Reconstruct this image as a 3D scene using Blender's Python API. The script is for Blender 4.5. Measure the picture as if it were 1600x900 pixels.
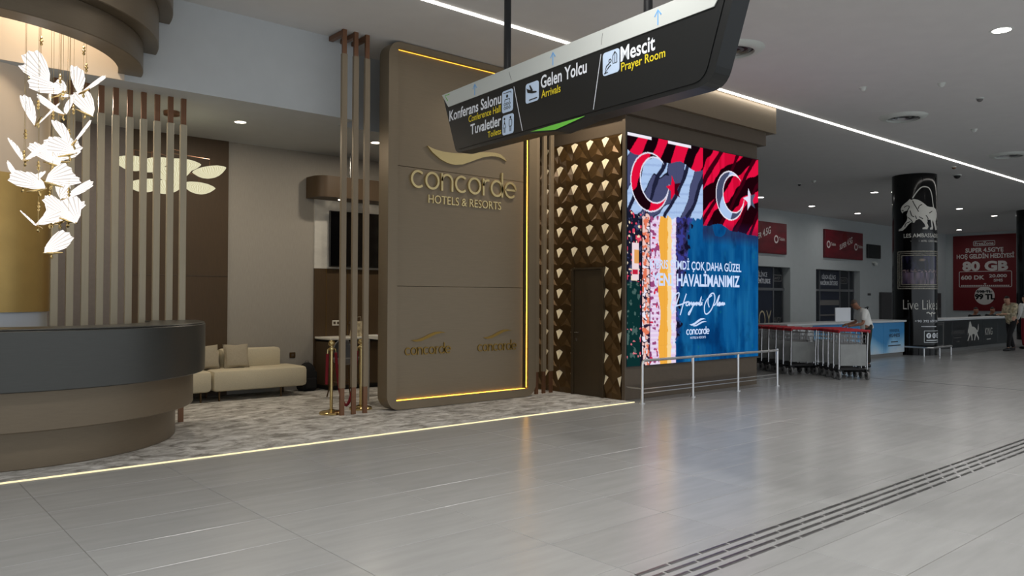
import bpy, bmesh, math, random
import numpy as np
from mathutils import Vector, Matrix
from mathutils.geometry import tessellate_polygon

random.seed(7)
R = math.radians
for o in list(bpy.data.objects): bpy.data.objects.remove(o)
SC = bpy.context.scene
COL = SC.collection

# ---------------------------------------------------------------- camera
cam_d = bpy.data.cameras.new('camera'); cam = bpy.data.objects.new('camera', cam_d); COL.objects.link(cam)
cam_d.sensor_width = 36; cam_d.lens = 1220 / 1600 * 36; cam_d.clip_end = 300; cam_d.clip_start = .05
cam.location = (0, 0, 1.55)
cam.rotation_euler = (Matrix.Rotation(R(-40.8), 3, 'Z') @ Matrix.Rotation(R(90.70), 3, 'X') @ Matrix.Rotation(R(.26), 3, 'Z')).to_euler()
SC.camera = cam

# ---------------------------------------------------------------- world (overcast daylight behind the glass front)
wd = bpy.data.worlds.new('world'); SC.world = wd; wd.use_nodes = True
bg = wd.node_tree.nodes['Background']; bg.inputs[0].default_value = (.86, .93, 1, 1); bg.inputs[1].default_value = 1.2
SC.view_settings.view_transform = 'Standard'; SC.view_settings.look = 'None'
SC.view_settings.gamma = 1; SC.view_settings.use_curve_mapping = False
SC.view_settings.exposure = 0.0

# ---------------------------------------------------------------- materials
def lin(c):
    c = c / 255
    return c / 12.92 if c <= .04045 else ((c + .055) / 1.055) ** 2.4
def rgb(r, g, b): return (lin(r), lin(g), lin(b), 1)

def mat(name, col, rough=.5, metal=0, var=0, scale=8, stretch=(1, 1, 1), bump=0, emit=None, es=0, spec=.5, coords='Object', rnd=0, detail=4, coat=0):
    m = bpy.data.materials.new(name); m.use_nodes = True
    nt = m.node_tree; N = nt.nodes; L = nt.links; b = N['Principled BSDF']
    b.inputs['Base Color'].default_value = col; b.inputs['Roughness'].default_value = rough
    b.inputs['Metallic'].default_value = metal; b.inputs['Specular IOR Level'].default_value = spec
    b.inputs['Coat Weight'].default_value = coat
    if emit: b.inputs['Emission Color'].default_value = emit; b.inputs['Emission Strength'].default_value = es
    if var or bump or rnd:
        tc = N.new('ShaderNodeTexCoord'); mp = N.new('ShaderNodeMapping'); no = N.new('ShaderNodeTexNoise')
        mp.inputs['Scale'].default_value = stretch; no.inputs['Scale'].default_value = scale; no.inputs['Detail'].default_value = detail
        if coords == 'World':
            ge = N.new('ShaderNodeNewGeometry'); L.new(ge.outputs['Position'], mp.inputs['Vector'])
        else: L.new(tc.outputs[coords], mp.inputs['Vector'])
        L.new(mp.outputs[0], no.inputs['Vector'])
        mr = N.new('ShaderNodeMapRange'); mr.inputs[1].default_value = .3; mr.inputs[2].default_value = .7
        mr.inputs[3].default_value = 1 - var; mr.inputs[4].default_value = 1 + var
        L.new(no.outputs[0], mr.inputs[0])
        src = mr.outputs[0]
        if rnd:
            oi = N.new('ShaderNodeObjectInfo'); m2 = N.new('ShaderNodeMapRange')
            m2.inputs[3].default_value = 1 - rnd; m2.inputs[4].default_value = 1 + rnd
            L.new(oi.outputs['Random'], m2.inputs[0])
            mu = N.new('ShaderNodeMath'); mu.operation = 'MULTIPLY'; L.new(src, mu.inputs[0]); L.new(m2.outputs[0], mu.inputs[1]); src = mu.outputs[0]
        mx = N.new('ShaderNodeVectorMath'); mx.operation = 'SCALE'; mx.inputs[0].default_value = col[:3]
        L.new(src, mx.inputs['Scale']); L.new(mx.outputs[0], b.inputs['Base Color'])
        if bump:
            bp = N.new('ShaderNodeBump'); bp.inputs['Strength'].default_value = bump; bp.inputs['Distance'].default_value = .01
            L.new(no.outputs[0], bp.inputs['Height']); L.new(bp.outputs[0], b.inputs['Normal'])
    return m

def emat(name, col, s):
    m = bpy.data.materials.new(name); m.use_nodes = True; nt = m.node_tree
    for n in list(nt.nodes): nt.nodes.remove(n)
    o = nt.nodes.new('ShaderNodeOutputMaterial'); e = nt.nodes.new('ShaderNodeEmission')
    e.inputs[0].default_value = col; e.inputs[1].default_value = s; nt.links.new(e.outputs[0], o.inputs[0])
    return m

M = {}
M['tile'] = mat('floor tile', rgb(157, 158, 157), .24, 0, .06, 3, (.6, 3.5, 1), 0, coords='World', rnd=.045, detail=8, spec=.5)
M['grout'] = mat('grout', rgb(118, 116, 112), .8, 0, .1, 20)
M['ceiling'] = mat('ceiling paint', rgb(216, 215, 214), .9, 0, .02, 3)
M['white_wall'] = mat('white wall paint', rgb(188, 192, 194), .9, 0, .02, 4)
M['hall_wall'] = mat('hall wall paint', rgb(178, 184, 185), .9, 0, .02, 4)
M['greige'] = mat('grey fabric wallpaper', rgb(160, 155, 146), .85, 0, .05, 30, (3, 3, .3))
M['mauve'] = mat('mauve grey panel', rgb(120, 114, 112), .8, 0, .05, 20)
M['brown'] = mat('brown veneer', rgb(74, 57, 36), .55, 0, .08, 14, (6, 6, .4))
M['taupe'] = mat('taupe brushed metal', rgb(128, 114, 93), .42, .35, .05, 30, (.2, .2, 8))
M['bronze'] = mat('bronze brushed metal', rgb(122, 109, 91), .40, .45, .05, 30, (.3, .3, 8))
M['fascia'] = mat('dark taupe panel', rgb(96, 84, 70), .5, .3, .04, 12)
M['slate'] = mat('slate metal', rgb(76, 76, 73), .32, .5, .06, 30, (.3, .3, 10))
M['darkbronze'] = mat('dark bronze facet', rgb(88, 65, 34), .38, .45, .08, 6)
M['cream'] = mat('cream gold facet', rgb(246, 232, 198), .45, 0)
M['door_brown'] = mat('dark brown door', rgb(66, 54, 36), .5, .2, .04, 6)
M['copper'] = mat('copper', rgb(122, 86, 62), .35, .5)
M['slat'] = mat('beige slat', rgb(170, 160, 138), .5, .15, .04, 10, (4, 4, .3))
M['slat_b'] = mat('taupe slat', rgb(136, 121, 99), .5, .15, .04, 10, (4, 4, .3))
M['gold'] = mat('polished gold', rgb(210, 186, 130), .18, 1)
M['gold_logo'] = mat('satin gold', rgb(230, 208, 152), .24, .8)
M['gold_dim'] = mat('antique gold', rgb(140, 112, 52), .4, .7)
M['gold_col'] = mat('gold leaf column', rgb(196, 164, 98), .38, .5, .05, 5)
M['beige_col'] = mat('beige plaster', rgb(214, 198, 178), .6)
M['bluewhite'] = mat('cool white lacquer', rgb(200, 206, 214), .4)
M['carpet'] = None
M['sofa'] = mat('cream upholstery', rgb(206, 196, 170), .85, 0, .04, 60, bump=.15)
M['cushion'] = mat('oatmeal cushion', rgb(168, 158, 138), .9, 0, .06, 60, bump=.2)
M['black'] = mat('black plastic', rgb(18, 18, 20), .45)
M['blackgloss'] = mat('black glass', rgb(6, 6, 8), .12)
M['rubber'] = mat('rubber', rgb(40, 40, 42), .7)
M['greyrubber'] = mat('grey rubber tyre', rgb(120, 120, 120), .7)
M['sign_black'] = mat('sign black', rgb(17, 19, 19), .4, 0, .1, 3)
M['sign_white'] = mat('sign grey white', rgb(205, 209, 204), .5)
M['txt_white'] = mat('white vinyl', rgb(240, 244, 250), .5)
M['icon'] = mat('pale blue vinyl', rgb(206, 226, 250), .4)
M['txt_yellow'] = mat('yellow vinyl', rgb(236, 214, 40), .5)
M['green'] = mat('green vinyl', rgb(112, 200, 70), .5)
M['steel'] = mat('stainless steel', rgb(222, 222, 222), .33, 1)
M['bar'] = mat('worn steel bar', rgb(132, 132, 132), .28, 1)
M['chrome'] = mat('chrome', rgb(190, 190, 192), .18, 1)
M['marble'] = mat('white marble', rgb(205, 203, 196), .3, 0, .12, 3, (1, 1, 2))
M['whitetop'] = mat('white solid surface', rgb(225, 222, 212), .35)
M['chair'] = mat('grey chair shell', rgb(110, 108, 106), .6)
M['red_velvet'] = mat('red velvet', rgb(120, 12, 26), .9)
M['red_paint'] = mat('red handle', rgb(170, 18, 36), .45)
M['adpanel'] = mat('grey advert panel', rgb(142, 145, 144), .4, 0, .12, 5)
M['wire'] = mat('wire steel', rgb(150, 150, 150), .3, .9)
M['skin'] = mat('skin', rgb(150, 104, 80), .55)
M['skin_light'] = mat('light skin', rgb(196, 150, 124), .55)
M['hair_grey'] = mat('cropped grey hair', rgb(96, 84, 76), .8)
M['hair_dark'] = mat('dark hair', rgb(22, 18, 16), .6)
M['shirt'] = mat('white cotton', rgb(226, 226, 222), .9)
M['black_cloth'] = mat('black cloth', rgb(22, 22, 24), .9)
M['dark_trouser'] = mat('dark trousers', rgb(44, 44, 40), .9)
M['camo'] = mat('beige patterned jacket', rgb(186, 174, 146), .9, 0, .6, 14)
M['dark_red'] = mat('dark red cloth', rgb(120, 16, 28), .9)
M['ad_red'] = mat('red advert vinyl', rgb(100, 10, 26), .4, 0, .35, 1.2, (1, 1, 3))
M['poster_red'] = mat('crimson poster', rgb(104, 5, 16), .5)
M['poster_white'] = mat('poster white', rgb(205, 200, 196), .6)
M['column_black'] = mat('black gloss vinyl', rgb(8, 8, 9), .10, spec=.35)
M['lion'] = mat('lion white', rgb(216, 214, 206), .4)
M['dark_glass'] = mat('dark glass', rgb(26, 30, 38), .12)
M['navy'] = mat('navy film', rgb(36, 42, 58), .3)
M['jamb'] = mat('grey jamb', rgb(120, 122, 122), .7)
M['alu'] = mat('aluminium', rgb(150, 152, 155), .35, .8)
M['partition'] = mat('dark grey partition', rgb(66, 66, 68), .5)
M['counter_white'] = mat('counter white', rgb(206, 210, 212), .5)
M['counter_black'] = mat('counter black film', rgb(24, 30, 32), .3, 0, .4, .9)
M['plinth'] = mat('grey plinth', rgb(120, 120, 118), .6)
M['strip'] = emat('cool white light line', (1, .95, .88, 1), 9)
M['floorstrip'] = emat('warm floor light line', (1, .86, .5, 1), 1.3)
M['amber'] = emat('amber light line', (1, .48, .04, 1), 13)
M['amber_dim'] = emat('dim amber light line', (1, .5, .05, 1), 3.0)
M['lamp'] = emat('lamp disc', (1, .95, .88, 1), 14)
M['warmlamp'] = emat('warm lamp disc', (1, .85, .65, 1), 14)
M['wing'] = None
M['shell'] = None
M['led_white'] = emat('screen white', (.60, .72, .97, 1), 1)
def pleat_mat(name, c0, c1, s, n, radial):
    m = emat(name, c1, s); nt = m.node_tree; N = nt.nodes; L = nt.links; e = [q for q in N if q.type == 'EMISSION'][0]
    tc = N.new('ShaderNodeTexCoord')
    if radial:
        sp = N.new('ShaderNodeSeparateXYZ'); at = N.new('ShaderNodeMath'); at.operation = 'ARCTAN2'
        L.new(tc.outputs['Object'], sp.inputs[0]); L.new(sp.outputs['Y'], at.inputs[0]); L.new(sp.outputs['X'], at.inputs[1])
        no = N.new('ShaderNodeTexNoise'); no.inputs['Scale'].default_value = 9; L.new(tc.outputs['Object'], no.inputs['Vector'])
        ad = N.new('ShaderNodeMath'); ad.operation = 'ADD'; L.new(at.outputs[0], ad.inputs[0]); sc = N.new('ShaderNodeMath'); sc.operation = 'MULTIPLY'; sc.inputs[1].default_value = .25
        L.new(no.outputs[0], sc.inputs[0]); L.new(sc.outputs[0], ad.inputs[1]); src = ad.outputs[0]
    else:
        sp = N.new('ShaderNodeSeparateXYZ'); L.new(tc.outputs['Object'], sp.inputs[0])
        a2 = N.new('ShaderNodeMath'); a2.operation = 'ADD'; a2.inputs[1].default_value = .09; L.new(sp.outputs['Y'], a2.inputs[0])
        at = N.new('ShaderNodeMath'); at.operation = 'ARCTAN2'; L.new(sp.outputs['Z'], at.inputs[0]); L.new(a2.outputs[0], at.inputs[1]); src = at.outputs[0]
    mu = N.new('ShaderNodeMath'); mu.operation = 'MULTIPLY'; mu.inputs[1].default_value = n; L.new(src, mu.inputs[0])
    si = N.new('ShaderNodeMath'); si.operation = 'SINE'; L.new(mu.outputs[0], si.inputs[0])
    mr = N.new('ShaderNodeMapRange'); mr.inputs[1].default_value = -1; mr.inputs[2].default_value = .2; L.new(si.outputs[0], mr.inputs[0])
    mx = N.new('ShaderNodeMix'); mx.data_type = 'RGBA'; mx.inputs[6].default_value = c0; mx.inputs[7].default_value = c1
    L.new(mr.outputs[0], mx.inputs[0]); L.new(mx.outputs[2], e.inputs[0]); return m
M['wing'] = pleat_mat('glowing ribbed acrylic', (.52, .48, .45, 1), (1, .95, .9, 1), 1.4, 46, False)
M['shell'] = pleat_mat('glowing pleated fabric', (.70, .63, .34, 1), (.95, .90, .64, 1), .85, 44, True)
M['arrow_blue'] = mat('arrow blue', rgb(120, 180, 235), .5)

def carpet_mat():
    m = bpy.data.materials.new('mottled grey carpet'); m.use_nodes = True
    nt = m.node_tree; N = nt.nodes; L = nt.links; b = N['Principled BSDF']; b.inputs['Roughness'].default_value = .95
    b.inputs['Specular IOR Level'].default_value = .1
    ge = N.new('ShaderNodeNewGeometry'); mp = N.new('ShaderNodeMapping'); mp.inputs['Scale'].default_value = (1.6, 2.6, 1)
    n1 = N.new('ShaderNodeTexNoise'); n1.inputs['Scale'].default_value = 2.4; n1.inputs['Detail'].default_value = 9; n1.inputs['Roughness'].default_value = .72
    n1.inputs['Distortion'].default_value = .7
    cr = N.new('ShaderNodeValToRGB'); e = cr.color_ramp.elements
    e[0].position = .36; e[0].color = rgb(122, 118, 111); e[1].position = .62; e[1].color = rgb(214, 212, 208)
    k = e.new(.49); k.color = rgb(176, 173, 167)
    L.new(ge.outputs['Position'], mp.inputs[0]); L.new(mp.outputs[0], n1.inputs['Vector']); L.new(n1.outputs[0], cr.inputs[0])
    L.new(cr.outputs[0], b.inputs['Base Color'])
    return m
M['carpet'] = carpet_mat()

# ---------------------------------------------------------------- builders
ORG = {}
def tag(o, label=None, cat=None, group=None, kind=None):
    if label: o['label'] = label
    if cat: o['category'] = cat
    if group: o['group'] = group
    if kind: o['kind'] = kind
    return o
def thing(name, label, cat, loc=(0, 0, 0), rotz=0, group=None):
    o = bpy.data.objects.new(name, None); COL.objects.link(o)
    o.empty_display_size = .1; o.location = loc; o.rotation_euler = (0, 0, rotz)
    ORG[o.name] = Vector(loc)
    return tag(o, label, cat, group)
def copy_tree(o, parent=None):
    c = o.copy(); COL.objects.link(c); c.parent = parent
    for ch in o.children: copy_tree(ch, c)
    return c

class MB:
    """collects faces; build() links them as one mesh object"""
    def __init__(s): s.v = []; s.f = []; s.mi = []
    def add(s, verts, faces, mi=0):
        n = len(s.v); s.v += [Vector(p) for p in verts]
        s.f += [[n + i for i in f] for f in faces]; s.mi += [mi] * len(faces)
        return s
    def box(s, x0, x1, y0, y1, z0, z1, mi=0):
        v = [(x, y, z) for z in (z0, z1) for y in (y0, y1) for x in (x0, x1)]
        return s.add(v, [(0, 2, 3, 1), (4, 5, 7, 6), (0, 1, 5, 4), (2, 6, 7, 3), (0, 4, 6, 2), (1, 3, 7, 5)], mi)
    def cbox(s, x0, x1, y0, y1, z0, z1, c=.01, mi=0):
        """box with all edges bevelled"""
        bm = bmesh.new(); bmesh.ops.create_cube(bm, size=1)
        for v in bm.verts: v.co = Vector(((x0 + x1) / 2 + v.co.x * (x1 - x0), (y0 + y1) / 2 + v.co.y * (y1 - y0), (z0 + z1) / 2 + v.co.z * (z1 - z0)))
        bmesh.ops.bevel(bm, geom=bm.edges[:], offset=c, segments=2 if c > .015 else 1, affect='EDGES', profile=.5)
        return s.bm(bm, mi)
    def bm(s, bm, mi=0):
        bm.verts.ensure_lookup_table(); bm.verts.index_update()
        s.add([v.co.copy() for v in bm.verts], [[v.index for v in f.verts] for f in bm.faces], mi); bm.free(); return s
    def tube(s, path, r, seg=8, mi=0, cap=True, closed=False):
        P = [Vector(p) for p in path]; n = len(P); rs = r if isinstance(r, (list, tuple)) else [r] * n
        ring = []; up = None
        for i, p in enumerate(P):
            a = P[(i - 1) % n] if (i > 0 or closed) else P[i]; b = P[(i + 1) % n] if (i < n - 1 or closed) else P[i]
            t = (b - a).normalized()
            if up is None: up = Vector((0, 0, 1)) if abs(t.z) < .9 else Vector((1, 0, 0))
            x = t.cross(up)
            if x.length < 1e-4: x = t.cross(Vector((0, 1, 0)))
            x.normalize(); y = x.cross(t).normalized(); up = y
            ring.append([p + (x * math.cos(k * 2 * math.pi / seg) + y * math.sin(k * 2 * math.pi / seg)) * rs[i] for k in range(seg)])
        V = [q for rr in ring for q in rr]; F = []
        m = n if closed else n - 1
        for i in range(m):
            j = (i + 1) % n
            for k in range(seg):
                k2 = (k + 1) % seg
                F.append((i * seg + k, i * seg + k2, j * seg + k2, j * seg + k))
        if cap and not closed: F.append(tuple(range(seg))[::-1]); F.append(tuple(range((n - 1) * seg, n * seg)))
        return s.add(V, F, mi)
    def cyl(s, x, y, z0, z1, r, seg=20, mi=0, r2=None):
        r2 = r if r2 is None else r2
        return s.lathe([(0, z0), (r, z0), (r2, z1), (0, z1)], x, y, seg, mi)
    def lathe(s, prof, x=0, y=0, seg=20, mi=0, a0=0, a1=2 * math.pi, mod=None):
        full = abs(a1 - a0 - 2 * math.pi) < 1e-6; n = seg if full else seg + 1
        V = []; F = []
        for k in range(n):
            a = a0 + (a1 - a0) * k / seg
            for (r, z) in prof:
                rr = r * (mod(k, z) if mod else 1)
                V.append((x + rr * math.cos(a), y + rr * math.sin(a), z))
        m = len(prof)
        for k in range(seg):
            k2 = (k + 1) % n
            for i in range(m - 1):
                if prof[i][0] == 0 and prof[i + 1][0] == 0: continue
                q = [k * m + i, k2 * m + i, k2 * m + i + 1, k * m + i + 1]
                if prof[i][0] == 0: q = [k * m + i, k2 * m + i + 1, k * m + i + 1]
                elif prof[i + 1][0] == 0: q = [k * m + i, k2 * m + i, k * m + i + 1]
                F.append(q)
        if not full and prof[0] == prof[-1]:
            F.append([i for i in range(m - 1)]); F.append([(n - 1) * m + i for i in range(m - 1)][::-1])
        return s.add(V, F, mi)
    def prism(s, pts, mp, n0, n1, mi=0):
        """extrude a 2D outline; mp(a,b,n)->3D"""
        k = len(pts); tris = tessellate_polygon([[Vector((p[0], p[1], 0)) for p in pts]])
        V = [mp(p[0], p[1], n1) for p in pts] + [mp(p[0], p[1], n0) for p in pts]
        F = [tuple(t) for t in tris] + [tuple(k + i for i in t[::-1]) for t in tris]
        F += [(i, (i + 1) % k, k + (i + 1) % k, k + i) for i in range(k)]
        return s.add(V, F, mi)
    def flat(s, pts, mp, n=.002, cuts=0, mi=0):
        bm = bmesh.new(); vs = [bm.verts.new((p[0], p[1], 0)) for p in pts]; bm.faces.new(vs)
        bmesh.ops.triangulate(bm, faces=bm.faces[:])
        if cuts: bmesh.ops.subdivide_edges(bm, edges=bm.edges[:], cuts=cuts, use_grid_fill=True)
        for v in bm.verts: v.co = mp(v.co.x, v.co.y, n)
        return s.bm(bm, mi)
    def stroke(s, pts, w, mp, n0=0, n1=.002, mi=0, closed=False):
        P = [Vector((p[0], p[1])) for p in pts]; k = len(P); L = []; Rr = []
        for i in range(k):
            a = P[i - 1] if (i > 0 or closed) else P[i]; b = P[(i + 1) % k] if (i < k - 1 or closed) else P[i]
            t = (b - a); t = t.normalized() if t.length > 1e-9 else Vector((1, 0)); nn = Vector((-t.y, t.x)) * (w[i] if isinstance(w, list) else w) / 2
            L.append(P[i] + nn); Rr.append(P[i] - nn)
        V = [mp(q.x, q.y, n1) for q in L] + [mp(q.x, q.y, n1) for q in Rr] + [mp(q.x, q.y, n0) for q in L] + [mp(q.x, q.y, n0) for q in Rr]
        F = []
        for i in range(k if closed else k - 1):
            j = (i + 1) % k
            F += [(i, k + i, k + j, j), (2 * k + i, i, j, 2 * k + j), (k + i, 3 * k + i, 3 * k + j, k + j)]
        if not closed: F += [(0, 2 * k, 3 * k, k), (k - 1, 2 * k - 1, 4 * k - 1, 3 * k - 1)]
        return s.add(V, F, mi)
    def text(s, txt, mp, a0, a1, base, cap, bold=0, n=.003, thick=0, mi=0, shear=0):
        """fit text into [a0,a1] on a baseline with a cap height"""
        V, F = text_data(txt, bold, shear)
        xs = [p[0] for p in V]; x0 = min(xs); x1 = max(xs); sx = (a1 - a0) / (x1 - x0); sy = cap / CAP
        q = [(a0 + (p[0] - x0) * sx, base + p[1] * sy) for p in V]
        s.add([mp(a, b, n) for a, b in q], F, mi)
        if thick:
            # side walls for raised letters
            cnt = {}
            for f in F:
                for i in range(len(f)):
                    e = (f[i], f[(i + 1) % len(f)]); cnt[tuple(sorted(e))] = cnt.get(tuple(sorted(e)), []) + [e]
            VV = []; FF = []
            for k, es in cnt.items():
                if len(es) == 1:
                    i, j = es[0]; m = len(VV)
                    VV += [mp(*q[i], n), mp(*q[j], n), mp(*q[j], n - thick), mp(*q[i], n - thick)]; FF.append((m, m + 3, m + 2, m + 1))
            s.add(VV, FF, mi)
        return s
    def build(s, name, material, parent=None, smooth=False, kind=None, label=None):
        me = bpy.data.meshes.new(name); off = Vector((0, 0, 0))
        if parent is not None and parent.name in ORG: off = ORG[parent.name]
        me.from_pydata([tuple(v - off) for v in s.v], [], s.f)
        ms = material if isinstance(material, (list, tuple)) else [material]
        for m in ms: me.materials.append(m)
        if len(ms) > 1: me.polygons.foreach_set('material_index', s.mi)
        me.update()
        bm = bmesh.new(); bm.from_mesh(me); bmesh.ops.recalc_face_normals(bm, faces=bm.faces[:]); bm.to_mesh(me); bm.free()
        if smooth:
            me.polygons.foreach_set('use_smooth', [True] * len(me.polygons))
            try: me.set_sharp_from_angle(angle=R(35))
            except Exception: pass
        o = bpy.data.objects.new(name, me); COL.objects.link(o)
        if parent is not None:
            o.parent = parent
            if parent.name in ORG: ORG[o.name] = ORG[parent.name]
        if kind: o['kind'] = kind
        if label: o['label'] = label
        return o

CAP = 1.0; TXT = {}
def text_data(txt, bold=0, shear=0):
    key = (txt, bold, shear)
    if key in TXT: return TXT[key]
    cu = bpy.data.curves.new('txt', 'FONT'); cu.body = txt; cu.size = 1; cu.resolution_u = 3; cu.fill_mode = 'FRONT'; cu.offset = bold; cu.shear = shear
    o = bpy.data.objects.new('txt', cu)
    COL.objects.link(o); dg = bpy.context.evaluated_depsgraph_get()
    me = bpy.data.meshes.new_from_object(o.evaluated_get(dg), depsgraph=dg)
    V = [tuple(v.co[:2]) for v in me.vertices]; F = [tuple(p.vertices) for p in me.polygons]
    bpy.data.meshes.remove(me); bpy.data.objects.remove(o); bpy.data.curves.remove(cu)
    TXT[key] = (V, F); return V, F
hv, _ = text_data('H'); CAP = max(p[1] for p in hv)

def plane_y(y):  # a surface facing -Y, a = world x, b = world z
    return lambda a, b, n=0: Vector((a, y - n, b))
def plane_x(x):  # a surface facing -X, a = -world y
    return lambda a, b, n=0: Vector((x - n, -a, b))
def circle(cx, cy, r, n=24, ry=None, a0=0, a1=2 * math.pi):
    ry = r if ry is None else ry
    m = n if abs(a1 - a0 - 2 * math.pi) < 1e-6 else n + 1
    return [(cx + r * math.cos(a0 + (a1 - a0) * i / n), cy + ry * math.sin(a0 + (a1 - a0) * i / n)) for i in range(m)]
def rrect(x0, x1, y0, y1, r, n=5):
    P = []
    for cx, cy, a in ((x1 - r, y1 - r, 0), (x0 + r, y1 - r, 90), (x0 + r, y0 + r, 180), (x1 - r, y0 + r, 270)):
        for i in range(n + 1): P.append((cx + r * math.cos(R(a + 90 * i / n)), cy + r * math.sin(R(a + 90 * i / n))))
    return P
def star(cx, cy, r, rot=0, k=.42):
    return [(cx + (r if i % 2 == 0 else r * k) * math.cos(rot + math.pi / 2 + i * math.pi / 5), cy + (r if i % 2 == 0 else r * k) * math.sin(rot + math.pi / 2 + i * math.pi / 5)) for i in range(10)]
ORD = ['first', 'second', 'third', 'fourth', 'fifth', 'sixth', 'seventh', 'eighth', 'ninth', 'tenth', 'eleventh', 'twelfth', 'thirteenth']

CH = 5.05      # hall ceiling
LC = 3.98      # lounge ceiling
FRONT = 7.62   # light line on floor

# ---------------------------------------------------------------- structure: floor
m = MB(); m.box(-10, 60, -14, 20, -.12, -.003); floor = m.build('floor', M['grout']); floor['kind'] = 'structure'
floor['label'] = 'grey stone tiled concourse floor'
def tile_geo(m, x0, x1, y0, y1, g=.002, c=.002, zt=0.0):
    x0 += g; x1 -= g; y0 += g; y1 -= g
    V = [(x0, y0, zt - .006), (x1, y0, zt - .006), (x1, y1, zt - .006), (x0, y1, zt - .006),
         (x0, y0, zt - c), (x1, y0, zt - c), (x1, y1, zt - c), (x0, y1, zt - c),
         (x0 + c, y0 + c, zt), (x1 - c, y0 + c, zt), (x1 - c, y1 - c, zt), (x0 + c, y1 - c, zt)]
    F = [(8, 9, 10, 11)] + [(4 + i, 4 + (i + 1) % 4, 8 + (i + 1) % 4, 8 + i) for i in range(4)] + [(i, (i + 1) % 4, 4 + (i + 1) % 4, 4 + i) for i in range(4)]
    m.add(V, F)
TX, TY = 1.13, .565
fw = Vector((math.cos(R(49.2)), math.sin(R(49.2)))); rt = Vector((fw.y, -fw.x))
cells = []
for i in range(-8, 46):
    for j in range(-28, 26):
        x0 = 1.15 + TX * i; y0 = 4.14 + TY * j; x1 = x0 + TX; y1 = y0 + TY
        if y0 > 16.4 or y0 < -9.5 or x1 > 45: continue
        if y1 > FRONT:
            if y0 >= FRONT - .05 and x1 < 12.65: continue
            if x1 < 12.6: y1 = min(y1, FRONT - .02)
        c = Vector(((x0 + x1) / 2, (y0 + y1) / 2)); d = c.dot(fw); l = c.dot(rt)
        vis = d > 2.5 and abs(l) < d * .70 + .8
        cells.append((0 if vis else 1, d, x0, x1, y0, y1))
cells.sort()
proto = None; rest = MB(); n = 0
for vis, d, x0, x1, y0, y1 in cells:
    if vis == 0 and n < 300:
        n += 1
        if abs(y1 - y0 - TY) < 1e-6:
            if proto is None:
                mm = MB(); tile_geo(mm, -TX / 2, TX / 2, -TY / 2, TY / 2); o = mm.build('floor_tile', M['tile'], floor); proto = o
            else: o = proto.copy(); COL.objects.link(o)
            o.location = ((x0 + x1) / 2, (y0 + y1) / 2, 0)
        else:
            mm = MB(); tile_geo(mm, x0, x1, y0, y1); o = mm.build('floor_tile', M['tile'], floor)
    else: tile_geo(rest, x0, x1, y0, y1)
o = rest.build('distant_floor_tiles', M['tile'], floor); o['kind'] = 'stuff'
# tactile guidance bars
pr = None
for row in range(4):
    for k in range(62):
        x = 1.9 + .3 * k + (.13 if row % 2 else 0); y = 2.63 + .076 * row
        if pr is None:
            mm = MB(); mm.add([(-.14, -.016, 0), (.14, -.016, 0), (.14, .016, 0), (-.14, .016, 0), (-.134, -.009, .005), (.134, -.009, .005), (.134, .009, .005), (-.134, .009, .005)],
                              [(4, 5, 6, 7), (0, 1, 5, 4), (1, 2, 6, 5), (2, 3, 7, 6), (3, 0, 4, 7)])
            o = mm.build('tactile_bar', M['bar'], floor); pr = o
        else: o = pr.copy(); COL.objects.link(o)
        o.location = (x, y, 0)
m = MB(); m.box(15.385, 15.42, -9, 7.6, -.002, .0012); m.build('expansion_joint', M['rubber'], floor)
# carpet and light line
m = MB(); m.box(-5, 8.985, FRONT + .02, 12.19, -.003, .006)
tag(m.build('carpet', M['carpet']), 'mottled grey carpet of the hotel lounge', 'carpet')
m = MB(); m.box(-5, 8.99, FRONT - .010, FRONT + .010, -.003, .007)
tag(m.build('floor_light_line', M['floorstrip']), 'thin warm glowing light line along the carpet edge', 'light strip')

# ---------------------------------------------------------------- structure: ceilings and walls
m = MB(); m.box(-10, 45.2, -10, 16.7, CH, CH + .2); m.build('ceiling', M['ceiling'], kind='structure', label='grey plaster hall ceiling')
m = MB(); m.box(-5, 5.35, 9.53, 12.4, LC, CH); m.box(5.35, 9.0, 10.0, 12.4, LC, CH)
m.build('ceiling_lounge', M['white_wall'], kind='structure', label='lowered lounge ceiling with pale bulkhead')
m = MB(); m.box(4.62, 9.0, 12.2, 12.4, 0, LC); wb = m.build('wall_lounge', M['greige'], kind='structure', label='grey papered lounge wall behind the sofa')
m = MB(); m.box(-5, 3.2, 12.2, 12.4, 0, LC); m.build('wall_lounge_side', M['mauve'], kind='structure', label='mauve grey wall behind the slats')
m = MB(); m.box(3.2, 4.62, 12.17, 12.4, 0, LC); m.build('wall_lounge_brown', M['brown'], kind='structure', label='dark brown panelled strip of lounge wall')
m = MB(); m.box(3.2, 4.62, 12.163, 12.172, 1.86, 1.866); m.build('trim_1', M['fascia'], kind='structure')
m = MB(); m.box(-5.2, -5, 9.5, 12.4, 0, CH); m.build('wall_left', M['greige'], kind='structure')
# media block
m = MB(); m.box(9.012, 12.65, 7.84, 16.5, 0, 4.34); wc = m.build('wall_media', M['fascia'], kind='structure', label='dark taupe block that carries the video wall')
m = MB(); m.box(8.93, 12.77, 7.73, 16.5, 4.33, 4.57); m.build('trim_2', M['fascia'], kind='structure')
m = MB(); m.box(8.80, 12.99, 7.655, 16.5, 4.57, CH); m.build('trim_3', M['taupe'], kind='structure')
m = MB(); m.box(8.985, 9.012, 7.80, 7.86, 0, 4.34); m.build('trim_4', M['fascia'], kind='structure')
m = MB(); m.box(9.0, 9.06, 7.86, 12.2, 4.06, 4.33); m.build('trim_5', M['fascia'], kind='structure')
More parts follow.
